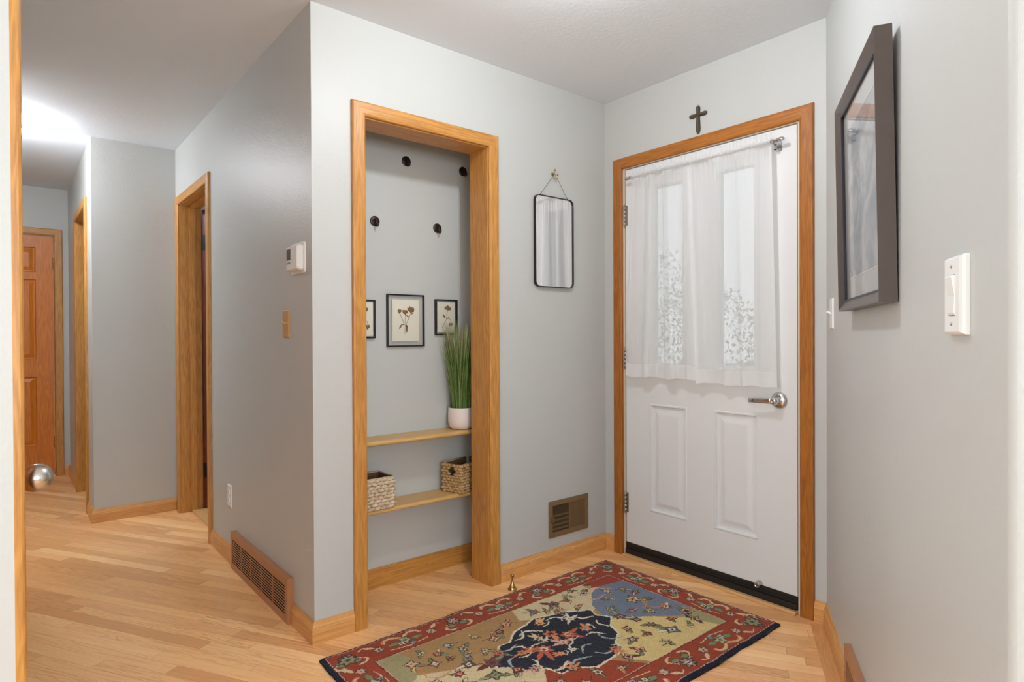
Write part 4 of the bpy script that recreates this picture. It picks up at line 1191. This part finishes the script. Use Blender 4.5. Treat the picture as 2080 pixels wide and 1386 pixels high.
# fields
FL = [(.30, .205, .018, PALE, GRN), (.345, .245, .018, cl(180, 84, 60), CREAM), (.405, .215, .018, LBL, CREAM), (.44, .27, .022, cl(200, 178, 160), GRN), (.52, .23, .016, CREAM, YEL), (.42, .325, .016, BLUE, CREAM),
      (.57, .29, .022, CREAM, ORNG), (.49, .335, .020, CREAM, OLV), (.62, .255, .020, MAR, PINK), (.36, .305, .015, MAR, TAN), (.68, .225, .024, PINK, ORNG), (.52, .385, .024, ORNG, RED), (.30, .295, .024, cl(170, 120, 110), PALE),
      (.235, .245, .028, PINK, YEL), (.84, .215, .022, cl(150, 100, 90), BLUE), (.885, .245, .018, cl(150, 92, 60), CREAM), (.95, .215, .030, cl(150, 104, 100), MAR), (.94, .262, .018, PINK, CREAM), (1.02, .225, .018, MAR, ORNG),
      (1.05, .19, .020, PALE, GRN), (1.10, .165, .018, MAR, CREAM), (1.01, .30, .020, CREAM, ORNG), (.91, .285, .018, cl(180, 80, 60), CREAM), (1.13, .22, .024, PALE, MAR), (1.20, .185, .018, CREAM, MAR),
      (1.17, .32, .018, GRN, YEL), (1.10, .40, .022, YEL, GRN), (1.25, .40, .036, CREAM, ORNG), (1.30, .30, .020, GRN, YEL), (1.23, .27, .020, PALE, ORNG), (1.32, .36, .020, MAR, PINK), (1.31, .44, .018, MAR, CREAM),
      (1.16, .47, .018, RED, PINK), (1.22, .52, .024, YEL, GRN), (1.08, .475, .026, RED, LBL), (1.30, .54, .024, ORNG, PALE), (1.33, .62, .030, PINK, NAVY), (1.30, .68, .024, CREAM, MAR), (1.11, .535, .020, MAR, CREAM),
      (1.02, .56, .020, RED, CREAM), (1.12, .60, .022, cl(120, 80, 60), GRN), (1.05, .64, .018, MAR, ORNG), (.97, .63, .022, cl(120, 70, 70), CREAM), (1.15, .68, .034, BLUE, PALE), (1.22, .62, .018, RED, ORNG), (1.24, .70, .016, GRN, CREAM),
      (1.05, .72, .020, CREAM, OLV), (.93, .70, .022, PINK, RED), (.86, .70, .022, PINK, MAR), (.70, .70, .020, PALE, GRN), (.78, .735, .018, CREAM, ORNG), (.62, .72, .022, YEL, GRN), (.56, .66, .020, GRN, CREAM), (.55, .74, .018, CREAM, ORNG),
      (.33, .405, .020, RED, PINK), (.39, .375, .026, cl(96, 84, 66), PALE), (.46, .42, .034, cl(120, 76, 80), MAR), (.42, .49, .030, GRN, OLV), (.50, .51, .024, MAR, PINK), (.30, .47, .024, cl(96, 70, 50), CREAM), (.24, .40, .024, CREAM, ORNG),
      (.37, .56, .026, RED, CREAM), (.27, .58, .026, BLUE, CREAM), (.45, .60, .024, MAR, PINK), (.34, .67, .026, ORNG, GRN), (.24, .70, .024, GRN, CREAM), (.42, .71, .020, CREAM, RED), (.20, .50, .022, RED, CREAM)]
keep = IMG.copy()
for (u, v, r, cp, cm) in FL:
    n = rs.randint(4, 7); cd = cl(70, 44, 38)
    for k in range(2): leaf(u, v, rs.rand() * 6.28, r * 2.2, r * .26, GRN if k else cm, cd)
    if rs.rand() > .4: stroke([(u, v), (u + rs.uniform(-.03, .03), v + rs.uniform(-.02, .02)), (u + rs.uniform(-.05, .05), v + rs.uniform(-.03, .03))], .0017, cd)
    flower(u, v, r * 1.0, n, cd, cp, cm, rs.rand() * 3, .45)
for (u, v, a, z, f) in ((.28, .36, .2, .10, 1), (1.14, .28, .4, .09, 1), (1.20, .235, .1, .11, -1), (1.28, .50, .5, .10, 1), (.22, .30, 1.2, .11, -1), (1.24, .46, -.5, .08, 1)):
    scroll(u, v, a, z, PINK if rs.rand() > .5 else ORNG, f, .0032)
IMG[~IN] = keep[~IN]
# yarn tone variation
IMG *= (1 + .10 * rs.randn(nu, nv, 1)); IMG *= 1 + .05 * nzs(60, 2.2)[..., None]
IMG = np.clip(IMG, 0, 1)
Z = .0150 + .0007 * rs.randn(nu, nv) + .0004 * nzs(90, 6)
er = np.minimum(np.minimum(U, RU - U), np.minimum(V, RV - V))
Z *= np.clip(.62 + er / .010 * .38, 0, 1)
wob = .0022 * np.sin(U * 21 + 1) + .0012 * np.sin(U * 57)
wob2 = .0022 * np.sin(V * 19 + 2) + .001 * np.sin(V * 63)
PX = RX0 + U + wob2 * (np.abs(U / RU - .5) * 2) ** 6 + .0012 * rs.randn(nu, nv) * (er < .003); PY = RY0 - V + wob * (np.abs(V / RV - .5) * 2) ** 6
rc2 = RX0 + RU / 2, RY0 - RV / 2
top = np.stack([PX - rc2[0], PY - rc2[1], Z], -1).reshape(-1, 3)
idx = np.arange(nu * nv).reshape(nu, nv)
quads = np.stack([idx[:-1, :-1], idx[:-1, 1:], idx[1:, 1:], idx[1:, :-1]], -1).reshape(-1, 4)
per = np.concatenate([idx[:, 0], idx[-1, 1:], idx[::-1, -1][1:], idx[0, ::-1][1:-1]])
low = top[per].copy(); low[:, 2] = .0004; lid = nu * nv + np.arange(len(per))
pn = np.roll(per, -1); ln_ = np.roll(lid, -1)
skirt = np.stack([per, pn, ln_, lid], -1)
allv = np.concatenate([top, low]); allq = np.concatenate([quads, skirt])
me = bpy.data.meshes.new('area_rug'); me.vertices.add(len(allv)); me.vertices.foreach_set('co', allv.ravel().astype(np.float32))
me.loops.add(allq.size); me.loops.foreach_set('vertex_index', allq.ravel().astype(np.int32))
me.polygons.add(len(allq)); me.polygons.foreach_set('loop_start', (np.arange(len(allq)) * 4).astype(np.int32)); me.update(calc_edges=True)
at = me.color_attributes.new('yarn', 'FLOAT_COLOR', 'POINT')
colr = np.ones((len(allv), 4), np.float32); colr[:nu * nv, :3] = IMG.reshape(-1, 3); colr[nu * nv:, :3] = NAVY
at.data.foreach_set('color', colr.ravel())
s = N('hand_knotted_wool'); a_ = s.n('ShaderNodeAttribute', attribute_name='yarn'); s.l(a_.outputs['Color'], s.b.inputs['Base Color'])
s.b.inputs['Roughness'].default_value = .95; s.b.inputs['Specular IOR Level'].default_value = .1
s.b.inputs['Sheen Weight'].default_value = .15
nz_ = s.n('ShaderNodeTexNoise', i_Scale=700.0, i_Detail=2.0); s.l(s.coord(), nz_.inputs['Vector']); s.bump(nz_.outputs[0], .6, .001)
me.materials.append(s.m)
rug = bpy.data.objects.new('area_rug', me); COL.objects.link(rug); rug.location = (rc2[0], rc2[1], 0)
tag(rug, 'wool rug with navy medallion, red floral border and dark edge before the front door', 'rug')

# ------------------------------------------------------------------ lamps
le = empty('ceiling_lamp', (-1.225, -.985, H)); tag(le, 'small round glowing ceiling lamp over the entry rug', 'lamp')
m = MB(); m.lathe([(.001, 0), (.030, 0), (.029, -.006), (.012, -.009), (.001, -.0095)], seg=32); m.build('canopy', 'nickel', le)
m = MB(); m.ball((0, 0, -.057), .046, 24, 16); m.build('glass_globe', emit('lit_globe', (.91, .95, 1, 1), LAMP_ENTRY), le)
lh = empty('ceiling_lamp', (-2.605, 2.30, H)); tag(lh, 'round glowing dome ceiling lamp in the hall, only its edge in sight', 'lamp')
m = MB(); m.lathe([(.001, 0), (.11, 0), (.11, -.03), (.001, -.03)], seg=32); m.build('canopy', 'nickel', lh)
m = MB(); m.lathe([(.12, -.031), (.148, -.055), (.145, -.085), (.11, -.12), (.06, -.14), (.001, -.146)], seg=36); m.build('glass_dome', emit('lit_dome', (.91, .945, 1, 1), LAMP_HALL), lh)

# ------------------------------------------------------------------ outside the front door
m = MB(); m.box(.12, 1.35, -2.2, 1.0, -.16, -.02); o = m.build('porch_slab', plain('pale_concrete', (196, 194, 188), .8, noise=.1)); tag(o, 'pale concrete porch slab just outside the front door', 'porch')
m = MB(); m.box(1.3, 30, -20, 14, -.30, -.17); o = m.build('lawn', plain('lawn_green', (128, 146, 100), .9, noise=.4, nscale=6)); tag(o, 'green lawn beyond the porch seen through the sheer curtain', 'lawn', kind='stuff')
m = MB(); m.box(.13, 1.5, -2.4, 1.2, 2.62, 2.76); o = m.build('porch_roof', plain('white_soffit', (226, 226, 224), .7)); tag(o, 'white porch roof over the front step', 'roof')


def shrub(x, y, r, h, label):
    e = empty('shrub', (x, y, -.168)); tag(e, label, 'shrub')
    m = MB(); m.tube([(0, 0, 0), (0, 0, .12), (.05, .03, h * .4), (0, -.04, h * .75)], [.05, .048, .04, .015], 8); m.build('trunk', 'stem', e)
    m = MB(); rs_ = random.Random(int(x * 100 + y * 10))
    for k in range(2600):
        a, b = rs_.uniform(0, 6.283), rs_.uniform(-1, 1); q = (1 - b * b) ** .5; rr_ = r * rs_.uniform(.55, 1.0)
        c_ = Vector((rr_ * q * math.cos(a), rr_ * q * math.sin(a), h * .55 + h * .45 * b * rs_.uniform(.7, 1)))
        d = Vector((rs_.uniform(-1, 1), rs_.uniform(-1, 1), rs_.uniform(-1, 1))).normalized(); n = d.cross(Vector((0, 0, 1))).normalized(); l_ = rs_.uniform(.04, .09)
        m.add([c_, c_ + d * l_ * .5 + n * l_ * .25, c_ + d * l_, c_ + d * l_ * .5 - n * l_ * .25], [(0, 1, 2, 3)])
    m.build('foliage', plain('leaf_green_%d' % int(x * 10), (168, 186, 150), .8, noise=.3, nscale=9), e)


shrub(4.2, 2.2, .95, 2.1, 'leafy green shrub beyond the lawn seen through the right door glass')
shrub(5.4, 4.2, 1.3, 3.0, 'tall leafy shrub standing furthest out on the lawn')
shrub(3.6, 0.6, .7, 1.3, 'low leafy shrub nearest the porch')
